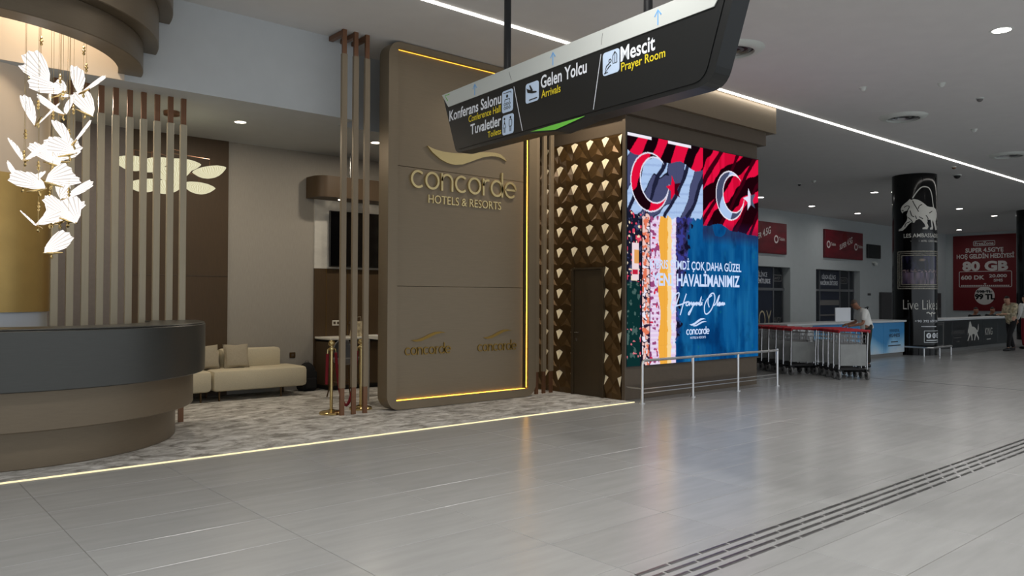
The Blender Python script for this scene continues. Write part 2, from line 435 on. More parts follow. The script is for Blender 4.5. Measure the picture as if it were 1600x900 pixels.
# hall back wall with two openings
m = MB()
m.box(12.65, 25.6, 16.5, 16.9, 0, CH); m.box(29.07, 31.13, 16.5, 16.9, 0, CH); m.box(35.1, 45, 16.5, 16.9, 0, CH)
m.box(25.6, 29.07, 16.5, 16.9, 2.81, CH); m.box(31.13, 35.1, 16.5, 16.9, 2.81, CH)
m.build('wall_back', M['hall_wall'], kind='structure', label='pale hall wall with two glazed entrances')
m = MB(); m.box(45, 45.3, -10, 16.9, 0, CH); m.build('wall_right', M['hall_wall'], kind='structure', label='pale end wall of the hall')
m = MB(); m.box(12.65, 45, 16.47, 16.5, 0, .1); m.build('baseboard_back', M['plinth'], kind='structure')

# ceiling light line
m = MB(); m.box(-6, 44, 7.565, 7.615, CH - .012, CH + .01)
tag(m.build('ceiling_light_line', M['strip']), 'long thin white light line recessed in the ceiling', 'light strip')

# ---------------------------------------------------------------- big hotel sign panel
px0, px1, pz0, pz1, py = 5.60, 8.32, .012, 5.04, 9.05
P = thing('hotel_sign_panel', 'tall taupe framed sign panel with golden hotel lettering', 'sign', ((px0 + px1) / 2, py, 0))
def frame_ring(outer, inner, mp, n0, n1):
    m = MB(); k = len(outer)
    V = [mp(*p, n1) for p in outer] + [mp(*p, n1) for p in inner] + [mp(*p, n0) for p in outer] + [mp(*p, n0) for p in inner]
    F = []
    for i in range(k):
        j = (i + 1) % k
        F += [(i, j, k + j, k + i), (2 * k + i, 2 * k + j, j, i), (k + i, k + j, 3 * k + j, 3 * k + i), (2 * k + i, 3 * k + i, 3 * k + j, 2 * k + j)]
    return m.add(V, F)
mp = plane_y(py)
fr = frame_ring(rrect(px0, px1, pz0, pz1, .2, 8), rrect(px0 + .15, px1 - .16, pz0 + .12, pz1 - .09, .012, 8), mp, -.24, 0)
fr.build('frame', M['taupe'], P, smooth=True)
m = MB(); m.box(px0 + .13, px1 - .14, py + .2, py + .235, pz0 + .1, pz1 - .07); m.build('backing', M['black'], P)
for (a, b) in ((.135, 1.697), (1.703, 3.354), (3.36, 4.945)):
    m = MB(); m.cbox(px0 + .155, px1 - .215, py + .08, py + .11, a, b, .002); m.build('board', M['taupe'], P)
m = MB(); m.box(px1 - .165, px1 - .161, py + .048, py + .052, pz0 + .14, pz1 - .11); m.build('side_light', M['amber'], P)
m = MB(); m.box(px0 + .16, px1 - .18, py + .064, py + .068, pz0 + .121, pz0 + .125); m.build('bottom_light', M['amber'], P)
m = MB(); m.box(px0 + .16, px1 - .18, py + .066, py + .074, pz1 - .095, pz1 - .091); m.build('top_light', M['amber_dim'], P)

LET = {}
def arc(cx, cy, r, a, b, n=18): return [(cx + r * math.cos(R(a + (b - a) * i / n)), cy + r * math.sin(R(a + (b - a) * i / n))) for i in range(n + 1)]
q = .445
LET['c'] = ([arc(.5, .5, q, 48, 312)], .86)
LET['o'] = ([arc(.5, .5, q, 0, 360, 28)], 1.0)
LET['n'] = ([[(.06, 0), (.06, 1)], arc(.44, .56, .38, 180, 0) + [(.82, 0)]], .88)
LET['r'] = ([[(.06, 0), (.06, 1)], arc(.42, .57, .36, 180, 75, 10)], .5)
LET['d'] = ([arc(.5, .5, q, 0, 360, 28), [(.945, 0), (.945, 1.5)]], 1.0)
LET['e'] = ([[(.06, .5), (.94, .5)], arc(.5, .5, q, 0, 315, 24)], 1.0)
def wordmark(mp, a0, a1, base, xh, w, n0, n1, material, parent, single=False):
    tot = sum(LET[c][1] for c in 'concorde') + .15 * 7; s = (a1 - a0) / tot; x = a0; mm = MB()
    for c in 'concorde':
        st, adv = LET[c]
        if not single: mm = MB()
        for k in st: mm.stroke([(x + p[0] * s, base + p[1] * xh) for p in k], w, mp, n0, n1)
        if not single: mm.build('letter', material, parent)
        x += (adv + .15) * s
    if single: return mm.build('wordmark', material, parent)
SW = [(345, 125), (400, 178), (480, 226), (560, 252), (640, 259), (720, 246), (800, 215), (880, 180), (960, 150), (1040, 131), (1100, 125), (1160, 131), (1235, 155),
      (1200, 120), (1160, 98), (1100, 92), (1020, 96), (930, 108), (840, 124), (760, 140), (680, 150), (600, 155), (520, 156), (450, 150), (400, 142)]
def swoosh(x0, x1, zl, h):
    return [(x0 + (p[0] - 345) / 890 * (x1 - x0), zl + (259 - p[1]) / 167 * h) for p in SW]
def wave(x0, x1, z0, z1):
    W = [(0, .18), (.12, .02), (.28, .06), (.5, .4), (.7, .72), (.86, .84), (1, .86), (.85, 1), (.68, .98), (.5, .74), (.32, .42), (.16, .24)]
    return [(x0 + a * (x1 - x0), z0 + b * (z1 - z0)) for a, b in W]
bp = plane_y(py + .08)
wordmark(bp, 6.0, 7.94, 3.075, .25, .032, .0, .03, M['gold_logo'], P)
m = MB(); m.prism(swoosh(6.27, 7.74, 3.47, .27), bp, 0, .03); m.build('swoosh', M['gold_logo'], P)
m = MB(); m.text('HOTELS & RESORTS', bp, 6.30, 7.64, 2.885, .115, 0, .018, .018); m.build('lettering', M['gold_logo'], P)
for (a, b, c, d) in ((5.93, 6.71, 6.03, 6.62), (7.21, 7.97, 7.31, 7.87)):
    wordmark(bp, a, b, .745, .105, .016, 0, .015, M['gold_dim'], P, True)
    m = MB(); m.prism(wave(c, d, .925, 1.06), bp, 0, .015); m.build('swoosh', M['gold_dim'], P)

# ---------------------------------------------------------------- vertical slats
def slat(name, label, x, y, zc, body_mat, group, bracket=0, w=.075, d=.05, zlo=.36, zhi=None):
    t = thing(name, label, 'slat', (x, y, 0), 0, group)
    zhi = zc - .32 if zhi is None else zhi
    m = MB(); m.cbox(x - w / 2, x + w / 2, y - d / 2, y + d / 2, zlo, zhi, .003); m.build('slat_body', body_mat, t)
    m = MB(); m.box(x - w / 2 + .008, x + w / 2 - .008, y - d / 2 + .008, y + d / 2 - .008, .004, zlo); m.build('copper_foot', M['copper'], t)
    m = MB(); m.box(x - w / 2 + .008, x + w / 2 - .008, y - d / 2 + .008, y + d / 2 - .008, zhi, zc); m.build('copper_top', M['copper'], t)
    if bracket:
        m = MB(); m.box(x - w / 2 + .008, x + w / 2 - .008, y + d / 2 - .008, y + bracket, zc - .07, zc - .012); m.build('ceiling_bracket', M['copper'], t)
    return t
for i in range(10):
    x = 3.2 - .1535 * i
    slat('vertical_slat', '%s beige vertical slat of the screen behind the reception desk, counted from the sofa' % ORD[i], x, 9.92, LC, M['slat'], 'slats behind the reception desk')
for i in range(3):
    slat('vertical_slat', ['leftmost', 'middle', 'rightmost'][i] + ' of three tall taupe slats standing left of the hotel sign panel', 4.98 + .17 * i, 9.15, CH, M['slat_b'], 'slats left of the sign panel', .37)
for i in range(3):
    slat('vertical_slat', ['leftmost', 'middle', 'rightmost'][i] + ' of three tall taupe slats between sign panel and faceted wall', 8.48 + .16 * i, 9.22, CH, M['slat_b'], 'slats right of the sign panel', .4)

# ---------------------------------------------------------------- faceted tile wall + door
TW, TH = .335, .335
def facet_tile(m):
    """cell: a 0..1 (to the viewer's right), b 0..-1; depth d proud"""
    D = {'A': (0, 0, .0), 'B': (.23, -.1, .017), 'C': (0, -.5, .085), 'M': (.5, -.1, .055), 'P': (.5, -.45, .0), 'Q': (.13, -.86, .05), 'N': (.5, -.74, .10), 'D': (0, -.86, .03),
         'E': (0, -1, 0), 'F': (.23, -1.1, .017), 'G': (.5, -1.1, .055)}
    tr = [('A', 'B', 'C', 1), ('B', 'M', 'P', 0), ('B', 'P', 'C', 0), ('C', 'P', 'Q', 0), ('C', 'Q', 'D', 0), ('P', 'N', 'Q', 0), ('D', 'Q', 'F', 0), ('D', 'F', 'E', 0), ('Q', 'N', 'G', 0), ('Q', 'G', 'F', 0)]
    for side in (0, 1):
        for a, b, c, mi in tr:
            V = []
            for k in (a, b, c):
                u, v, d = D[k]; u = 1 - u if side else u
                V.append((-(d * .42 + .004), -(u - .5) * TW * .994, v * TH))
            m.add(V, [(0, 1, 2)], mi)
    return m
m = MB(); facet_tile(m)
base = m.build('facet_tile', [M['darkbronze'], M['cream']], None)
WT = m; first = True
m = MB(); m.box(9.004, 9.05, 7.86, 12.2, 0, 4.06); fw_ = m.build('wall_facets', M['darkbronze'], None, kind='structure', label='wall clad in faceted bronze and cream tiles')
for c in range(7):
    yc = 7.885 + .16 + TW * c
    for r in range(12):
        if c in (1, 2) and r >= 6: continue
        o = base if first else base.copy()
        if not first: COL.objects.link(o)
        first = False
        o.parent = fw_; o.location = (9.004, yc, 4.05 - TH * r)
DR = thing('door_1', 'plain dark brown door set in the faceted tile wall', None, (9.0, 8.54, 0)); DR['kind'] = 'structure'
m = MB(); m.cbox(8.965, 9.004, 8.25, 8.85, .01, 2.0, .003); m.build('door_leaf', M['door_brown'], DR)
m = MB(); m.box(8.94, 9.004, 8.205, 8.245, .0, 2.03); m.box(8.94, 9.004, 8.855, 8.9, 0, 2.03); m.box(8.94, 9.004, 8.245, 8.855, 2.002, 2.03); m.build('door_frame', M['door_brown'], DR)
m = MB(); m.tube([(8.965, 8.80, 1.0), (8.92, 8.80, 1.0), (8.915, 8.79, 1.0), (8.915, 8.70, 1.0)], .009, 8); m.cyl(0, 0, 0, 0, 0, 3) if 0 else None
m.build('door_handle', M['chrome'], DR)
m = MB(); m.box(8.958, 8.966, 8.785, 8.815, .86, .9); m.build('lock_plate', M['chrome'], DR)

# ---------------------------------------------------------------- LED video wall
SX0, SX1, SZ0, SZ1, SY = 9.012, 12.64, .50, 4.085, 7.80
V_ = thing('video_wall', 'large glowing video wall showing flags over a blue sea', 'screen', ((SX0 + SX1) / 2, SY, SZ0))
m = MB(); m.box(SX0, SX1, SY + .004, 7.842, SZ0, SZ1); m.build('cabinet', M['black'], V_)
def vnoise(X, Y, seed):
    rng = np.random.RandomState(seed); g = rng.rand(64, 64)
    xi = np.floor(X).astype(int); yi = np.floor(Y).astype(int); fx = X - xi; fy = Y - yi
    fx = fx * fx * (3 - 2 * fx); fy = fy * fy * (3 - 2 * fy)
    G = lambda a, b: g[a % 64, b % 64]
    return (G(xi, yi) * (1 - fx) + G(xi + 1, yi) * fx) * (1 - fy) + (G(xi, yi + 1) * (1 - fx) + G(xi + 1, yi + 1) * fx) * fy
def fbm(X, Y, seed, o=4):
    s = 0; a = .5
    for i in range(o): s = s + a * vnoise(X * 2 ** i, Y * 2 ** i, seed + i); a /= 2
    return s
def led_picture(n):
    u, v = np.meshgrid(np.linspace(0, 1, n), np.linspace(0, 1, n)); C = np.zeros((n, n, 3))
    def put(mask, c, k=1.0):
        mk = (mask.astype(float) * k)[..., None] if mask.dtype == bool else (np.clip(mask, 0, 1) * k)[..., None]
        C[:] = C * (1 - mk) + np.array([lin(c[0]), lin(c[1]), lin(c[2])]) * mk
    nz = fbm(u * 6, v * 6, 3); nf = fbm(u * 40, v * 40, 11, 3); nv = fbm(u * 30, v * 4, 21)
    put(np.ones_like(u), (6, 72, 128)); put((nv - .4) * 2.2, (28, 108, 160)); put((.42 - nz) * 3, (4, 52, 104)); put(((nf - .62) * 6) * (nz > .5), (20, 110, 120), .5)
    n9 = fbm(u * 14, v * 9, 33); put((n9 - .5) * 4, (16, 92, 150), .8); put((.40 - n9) * 5, (4, 44, 92), .8)
    # coast
    edge = .345 + .12 * np.clip(1 - (v - .34) / .40, 0, 1) + .14 * (nz - .45) + .06 * (nf - .5)
    put((edge - u) / .03, (46, 40, 84)); put(((nf > .55) & (u < edge)), (20, 18, 40)); put(((nf < .38) & (u < edge)), (60, 64, 150), .8)
    put((u > .147) & (u < .333 + .02 * (nf - .5)), (224, 200, 232))
    rows = np.sin(v * 330) > .1
    put((u > .147) & (u < .333) & rows, (240, 228, 246), .6)
    sp = vnoise(u * 70, v * 75, 41); sp2 = vnoise(u * 66, v * 70, 55)
    put((u > .147) & (u < .215) & (sp > .66), (150, 70, 120)); put((u > .147) & (u < .2) & (sp2 > .74), (205, 30, 70))
    put((np.abs(u - .25 - .008 * np.sin(v * 26)) < .036 + .012 * (nz - .5)), (240, 172, 66)); put((np.abs(u - .285) < .014 + .02 * (nf - .5)), (250, 214, 150))
    put((u > .300) & (u < .325) & (sp2 > .55), (225, 228, 250))
    put((u > .095) & (u < .147), (40, 24, 50)); put((u > .09) & (u < .150) & (sp > .45), (236, 196, 190)); put((u > .09) & (u < .150) & (sp2 > .62), (226, 120, 90)); put((u > .09) & (u < .150) & (sp < .22), (236, 232, 246))
    put(u < .095, (24, 26, 44)); put((u < .095) & (nf > .56), (62, 70, 104)); put((u < .095) & (sp > .76), (220, 70, 96)); put((u < .09) & (sp2 > .82), (240, 220, 190))
    lo = (u < .085) & (v > .64); put(lo, (12, 46, 46)); put(lo & (nf > .55), (70, 96, 92)); put(lo & (sp > .8) & (v > .84), (220, 120, 130))
    bd = (u > .03) & (u < .075) & (v > .47) & (v < .63); put(bd, (236, 214, 220)); put((u > .045) & (u < .075) & (v > .5) & (v < .56), (224, 160, 90)); put((u > .035) & (u < .07) & (v > .585) & (v < .605), (190, 30, 60))
    put((np.abs(u - .096) < .003) & (v > .36), (20, 16, 30)); put((np.abs(u - .149) < .002) & (v > .36), (60, 30, 60))
    # flags
    def folds(a, b, c, sd): 
        w = fbm(u * 3 + 7, v * 3, sd); return np.sin((u * a + v * b + c * w) * 2 * math.pi)
    # white flag
    W = (u < .5316) & (v < .345 + .012 * (nf - .5) * 4)
    f1 = folds(4.2, 4.6, 1.9, 71); f2 = folds(6.5, 4.2, 1.1, 81)
    put(W, (172, 198, 236)); put(W & (np.sin(v * 150 + u * 12) > .75), (148, 172, 216), .6); put(W & (f1 < -.05), (72, 76, 112)); put(W & (np.abs(f1 + .05) < .07), (22, 24, 44)); put(W & (f2 < -.86), (30, 32, 56))
    top = W & (v < .075 + .06 * u + .012 * np.sin(u * 30)); put(top, (226, 16, 62)); put(top & (f2 < -.05), (20, 4, 12)); put(W & (v < .014) & (np.sin(u * 22) > -.3), (240, 236, 248))
    def cres(cu, cv, r, c1, c2):
        k = 3.58 / 3.56
        o_ = ((u - cu) * k) ** 2 + (v - cv) ** 2 < r * r; i_ = ((u - cu - r * .27) * k) ** 2 + (v - cv + r * .10) ** 2 < (r * .83) ** 2
        rim = (((u - cu) * k) ** 2 + (v - cv) ** 2 < (r * 1.05) ** 2) & ~(((u - cu - r * .27) * k) ** 2 + (v - cv + r * .10) ** 2 < (r * .78) ** 2)
        put(rim, c2[1]); put(o_ & ~i_, c1); put(o_ & ~i_ & (folds(4.0, 3.4, 1.2, 91) < -.1), c2[0])
    def starm(cu, cv, r, c1, c2, rot):
        P = star(0, 0, r, rot); inside = np.zeros_like(u, bool); x = u - cu; y = -(v - cv); j = 9
        for i in range(10):
            xi, yi = P[i]; xj, yj = P[j]
            cnd = ((yi > y) != (yj > y)) & (x < (xj - xi) * (y - yi) / (yj - yi + 1e-12) + xi); inside ^= cnd; j = i
        put(inside, c1); put(inside & (x > .1 * r), c2)
    cres(.15, .20, .125, (226, 14, 58), ((26, 4, 14), (226, 226, 244))); starm(.315, .212, .058, (224, 14, 58), (70, 4, 22), .25)
    # red flag
    Rm = (u >= .5316) & (v < .36 + .05 * (u - .53) + .05 * (nz - .5)); g1 = folds(3.4, 4.4, 1.8, 101); g2 = folds(6.8, 5.2, 1.0, 111)
    put(Rm, (228, 16, 64)); put(Rm & (nv > .52), (205, 10, 52)); put(Rm & (g1 < .05), (28, 2, 10)); put(Rm & (g2 < -.8), (60, 2, 18))
    cres(.755, .205, .115, (172, 198, 236), ((70, 76, 104), (240, 236, 248))); starm(.925, .21, .06, (222, 226, 246), (84, 88, 112), .25)
    fade = np.clip((v - .33) / .05, 0, 1) * np.clip(1 - (v - .40) / .05, 0, 1) * (u > .5316) * (nz > .35); put(fade * .6, (40, 20, 50))
    tl = ((u * 12) % 1 < .012) | ((v * 12) % 1 < .012); C[tl] *= .93
    return C
NL = 340
pic = led_picture(NL)
me = bpy.data.meshes.new('picture'); xs = np.linspace(SX0 + .02, SX1 - .012, NL); zs = np.linspace(SZ1 - .015, SZ0 + .012, NL)
vv = np.zeros((NL, NL, 3)); vv[..., 0] = xs[None, :] - (SX0 + SX1) / 2; vv[..., 2] = zs[:, None] - SZ0
ii = np.arange(NL * NL).reshape(NL, NL)
ff = np.stack([ii[:-1, :-1], ii[1:, :-1], ii[1:, 1:], ii[:-1, 1:]], -1).reshape(-1, 4)
me.from_pydata(vv.reshape(-1, 3).tolist(), [], ff.tolist())
at = me.color_attributes.new('picture', 'FLOAT_COLOR', 'POINT')
at.data.foreach_set('color', np.concatenate([pic.reshape(-1, 3), np.ones((NL * NL, 1))], 1).astype(np.float32).ravel())
pm = emat('video picture', (1, 1, 1, 1), 1.0); an = pm.node_tree.nodes.new('ShaderNodeAttribute'); an.attribute_name = 'picture'
pm.node_tree.links.new(an.outputs['Color'], [n_ for n_ in pm.node_tree.nodes if n_.type == 'EMISSION'][0].inputs[0])
me.materials.append(pm); o = bpy.data.objects.new('picture', me); COL.objects.link(o); o.parent = V_
mp = plane_y(SY)
m = MB(); m.text('KIBRIS ŞİMDİ ÇOK DAHA GÜZEL', mp, 9.56, 12.08, 2.02, .135, .018, .004); m.build('headline', M['led_white'], V_)
m = MB(); m.text('YENİ HAVALİMANIMIZ', mp, 9.62, 12.03, 1.755, .185, .03, .004); m.build('headline', M['led_white'], V_)
def hw(p): return (10.127 + (p[0] - 275) / 290 * 1.39, 1.64 - (p[1] - 457) / 128 * .37)
def smooth2(P, k=4):
    out = []; n = len(P)
    for i in range(n - 1):
        p0 = P[max(i - 1, 0)]; p1 = P[i]; p2 = P[i + 1]; p3 = P[min(i + 2, n - 1)]
        for j in range(k):
            t = j / k
            out.append(tuple(.5 * (2 * p1[c] + (p2[c] - p0[c]) * t + (2 * p0[c] - 5 * p1[c] + 4 * p2[c] - p3[c]) * t * t + (3 * p1[c] - p0[c] - 3 * p2[c] + p3[c]) * t ** 3) for c in (0, 1)))
    return out + [P[-1]]
HS = [[(268, 548), (272, 512), (292, 470), (308, 457), (312, 468), (300, 510), (286, 552), (272, 576)], [(352, 462), (340, 500), (328, 545), (318, 582)],
      [(284, 535), (305, 528), (330, 520), (350, 510), (366, 508), (354, 512), (350, 526), (360, 528), (370, 510), (369, 528), (380, 510), (382, 526), (393, 510), (384, 545), (368, 580), (364, 572), (382, 546), (402, 512), (400, 527), (412, 510), (410, 528), (420, 512), (424, 525), (438, 478), (428, 526), (436, 522), (441, 510), (440, 528)],
      [(500, 470), (474, 490), (456, 530), (458, 572), (474, 577), (498, 550), (516, 500), (514, 464), (500, 458), (482, 478), (476, 510), (484, 540)],
      [(505, 530), (522, 520), (545, 468), (530, 528), (540, 518), (548, 510), (548, 528), (540, 530), (552, 514), (554, 528), (562, 512), (562, 528), (568, 512), (570, 528), (576, 514), (578, 526)], [(446, 496), (447, 499)]]
m = MB()
for st in HS: m.stroke([hw(p) for p in smooth2(st)], .022, mp, .001, .004)
m.build('handwriting', M['led_white'], V_)
wm = wordmark(mp, 10.50, 11.13, .955, .085, .017, .001, .004, M['led_white'], V_, True)
m = MB(); m.prism(wave(10.58, 11.03, 1.10, 1.22), mp, .001, .004); m.prism(wave(10.66, 11.06, 1.085, 1.17), mp, .001, .003); m.build('swoosh', M['led_white'], V_)
m = MB(); m.text('HOTELS & RESORTS', mp, 10.60, 11.03, .885, .035, .01, .004); m.build('lettering', M['led_white'], V_)

# stainless hand rail in front of it
H_ = thing('guard_rail', 'low stainless steel rail standing before the video wall', 'railing', (10.8, 7.45, 0))
rx = [8.97, 10.2, 11.45, 12.68]
m = MB(); m.tube([(8.97, 7.45, .57)] + [(8.97 + .06 * (1 - math.cos(R(a))), 7.45, .57 + .06 * math.sin(R(a))) for a in (30, 60, 90)] + [(12.68, 7.45, .63)], .021, 10); m.build('top_rail', M['steel'], H_, smooth=True)
for i, x in enumerate(rx):
    m = MB(); m.cyl(x, 7.45, 0, (.575 if i == 0 else .63 if i < 3 else .66), .021, 12); m.build('post', M['steel'], H_, smooth=True)
    m = MB(); m.cyl(x, 7.45, 0, .012, .045, 14); m.build('post_base', M['steel'], H_)
for z in (.15, .21):
    m = MB(); m.tube([(8.97, 7.45, z), (12.68, 7.45, z)], .007, 8); m.build('lower_rod', M['steel'], H_)
m = MB(); m.tube([(9.02, 7.47, .21), (9.02, 7.80, .21), (9.02, 7.838, .21)], .012, 8); m.build('wall_bracket', M['steel'], H_)

# ---------------------------------------------------------------- reception desk and soffit
DC = (1.3, 9.75)
def arcring(m, ri, ro, z0, z1, a0=180, a1=360, seg=56, mi=0, c=.008, DC=DC):
    prof = [(ri, z0), (ro - c, z0), (ro, z0 + c), (ro, z1 - c), (ro - c, z1), (ri, z1), (ri, z0)]
    return m.lathe(prof, DC[0], DC[1], seg, mi, R(a0), R(a1))
D_ = thing('reception_desk', 'curved reception desk of slate and bronze metal tiers', 'desk', (DC[0], DC[1] - 1.7, 0))
arcring(MB(), 1.45, 2.01, .72, 1.245).build('upper_tier', M['slate'], D_, smooth=True)
arcring(MB(), 1.45, 1.885, .36, .72).build('middle_tier', M['bronze'], D_, smooth=True)
arcring(MB(), 1.45, 1.70, .006, .36).build('lower_tier', M['bronze'], D_, smooth=True)
arcring(MB(), 1.43, 2.0, 1.245, 1.262).build('worktop', M['slate'], D_, smooth=True)
RC = (.9, 9.75)
S_ = thing('ceiling_ring', 'stepped bronze half rings hanging over the reception desk', 'soffit', (RC[0], RC[1] - 1.6, 4.05))
for nm, ri, ro, z0, z1 in (('upper_ring', 1.75, 2.02, 4.73, CH), ('middle_ring', 1.6, 1.875, 4.34, 4.73), ('lower_ring', 1.47, 1.72, 4.05, 4.34)):
    e1 = math.degrees(math.asin((RC[1] - 9.53) / ro))
    arcring(MB(), ri, ro, z0, z1, 180 + e1, 360 - e1, DC=RC).build(nm, M['bronze'], S_, smooth=True)
C_ = thing('round_column', 'thick round column with gold lower half behind the desk', 'column', (.96, 10.46, 0))
for nm, z0, z1, mt, rr in (('column_base', .006, 1.37, M['bluewhite'], .88), ('gold_band', 1.37, 2.84, M['gold_col'], .9), ('column_shaft', 2.84, LC, M['beige_col'], .895)):
    MB().lathe([(0, z0), (rr, z0), (rr, z1), (0, z1)], .96, 10.46, 64).build(nm, mt, C_, smooth=True)

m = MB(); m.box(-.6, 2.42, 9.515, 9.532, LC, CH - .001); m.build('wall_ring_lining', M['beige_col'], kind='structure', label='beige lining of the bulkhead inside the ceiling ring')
# butterfly chandelier
B_ = thing('butterfly_chandelier', 'cascade chandelier of glowing white butterflies on thin wires', 'chandelier', (1.62, 8.9, CH))
m = MB(); m.cyl(1.62, 8.9, CH - .03, CH, .45, 32); m.build('ceiling_plate', M['gold'], B_, smooth=True)
ld = bpy.data.lights.new('chandelier_lamp', 'AREA'); ld.shape = 'DISK'; ld.size = .6; ld.energy = 30; ld.color = (1, .84, .64); lo = bpy.data.objects.new('chandelier_lamp', ld); COL.objects.link(lo); lo.parent = B_; lo.location = (0, 0, -.04)
wing2 = [(0, 0), (.03, .09), (.085, .165), (.15, .2), (.165, .175), (.195, .165), (.195, .135), (.215, .115), (.2, .085), (.15, .045), (.07, .008)]
wing2 = [(a * 1.14, b * 1.14) for a, b in wing2]
def wing_mesh(side):
    m = MB(); a = R(52)
    def mp(u, v, n):
        return Vector(((u * math.cos(a) - n * math.sin(a)) * side + .008 * side, v - .06, u * math.sin(a) + n * math.cos(a)))
    m.prism(wing2, mp, -.003, .003); return m
wr = wing_mesh(1).build('wing', M['wing']); wl = wing_mesh(-1).build('wing', M['wing'])
wr_me, wl_me = wr.data, wl.data; bpy.data.objects.remove(wr); bpy.data.objects.remove(wl)
rb = MB().tube([(0, -.07, 0), (0, .0, .0), (0, .09, .012)], [.006, .012, .005], 8).lathe([(0, -.055), (.008, -.05), (.014, -.035), (.006, -.02), (.011, -.01), (0, 0)], 0, 0, 8)
body_me = None
spots = [(60, 127), (92, 140), (127, 138), (95, 174), (131, 172), (56, 186), (37, 247), (80, 249), (112, 216), (105, 236), (88, 246), (35, 287), (58, 291), (80, 280), (102, 302), (58, 350), (76, 342), (106, 336), (92, 340), (80, 392)]
BP = [(1.499, 3.694), (1.668, 3.60), (1.877, 3.66), (1.694, 3.40), (1.902, 3.44), (1.478, 3.29), (1.374, 2.90), (1.61, 2.89), (1.79, 3.12), (1.751, 3.0), (1.655, 2.92), (1.364, 2.64), (1.487, 2.62), (1.61, 2.69), (1.734, 2.55), (1.489, 2.26), (1.588, 2.30), (1.757, 2.33), (1.677, 2.31), (1.61, 2.0)]
rnd = random.Random(5); beads = MB().lathe([(0, -.05), (.008, -.046), (.016, -.03), (.006, -.018), (.02, 0), (.006, .018), (.015, .03), (.006, .044), (0, .05)], 0, 0, 10)
bead_me = None
for i, (x, z) in enumerate(BP):
    y = 8.9 + rnd.uniform(-.22, .22); k = y / 8.9; x *= k; z = 1.55 + (z - 1.55) * k - .03
    bfl = bpy.data.objects.new('butterfly', body_me) if body_me else rb.build('butterfly', M['gold'], None, smooth=True)
    if not body_me: body_me = bfl.data
    else: COL.objects.link(bfl)
    bfl.parent = B_; bfl.location = Vector((x, y, z)) - Vector((1.62, 8.9, CH))
    bfl.rotation_euler = (R(rnd.uniform(-25, 20)), R(rnd.uniform(-14, 14)), R(49 + rnd.uniform(-42, 42) + rnd.choice((0, 180))))
    sc = rnd.uniform(1.05, 1.25); bfl.scale = (sc, sc, sc)
    for wme in (wr_me, wl_me):
        w = bpy.data.objects.new('wing', wme); COL.objects.link(w); w.parent = bfl
    m = MB(); m.tube([(x, y, z), (x, y, CH - .02)], .0018, 5); m.build('wire', M['gold'], B_)
    if bead_me is None:
        bd = beads.build('bead_pendant', M['gold'], None, smooth=True); bead_me = bd.data
    else: bd = bpy.data.objects.new('bead_pendant', bead_me); COL.objects.link(bd)
    bd.parent = B_; bd.location = Vector((x, y, z + rnd.uniform(.12, .5))) - Vector((1.62, 8.9, CH))

# shell chandelier in the lounge
L_ = thing('shell_chandelier', 'chandelier of glowing pleated shell shades above the lounge', 'chandelier', (3.3, 10.7, LC))
m = MB(); m.cyl(3.3, 10.7, LC - .05, LC, .1, 24); m.build('ceiling_canopy', M['copper'], L_)
prof = [(0, -.13), (.07, -.126), (.14, -.105), (.21, -.062), (.265, -.01), (.285, .018), (.25, .042), (.17, .068), (.08, .08), (0, .083)]
sh = MB().lathe(prof, 0, 0, 48, 0, mod=lambda k, z: 1 + .018 * (1 if k % 2 else -1)).build('shell_shade', M['shell'], None)
hub = MB(); hub.tube([(3.3, 10.7, LC - .05), (3.3, 10.7, 3.10)], .012, 8); hub.build('stem', M['copper'], L_)
first = True; rnd = random.Random(3)
for (x, z) in [(2.842, 3.256), (3.06, 3.26), (2.99, 2.99), (3.24, 3.0), (3.46, 3.31), (3.32, 3.18), (3.80, 3.25), (3.66, 3.02)]:
    y = 10.7 + rnd.uniform(-.3, .3); k = y / 10.7; x *= k; z = 1.55 + (z - 1.55) * k
    o = sh if first else sh.copy()
    if not first: COL.objects.link(o)
    first = False
    o.parent = L_; o.location = (x - 3.3, y - 10.7, z - LC); o.rotation_euler = (R(rnd.uniform(-14, 14)), R(rnd.uniform(-12, 12)), rnd.uniform(0, 6)); s_ = rnd.uniform(.72, .84); o.scale = (s_, s_, s_)
    m = MB(); m.tube([(3.3, 10.7, z + .16), (x, y, z + .16), (x, y, z + .06)], .005, 6); m.build('arm', M['copper'], L_)

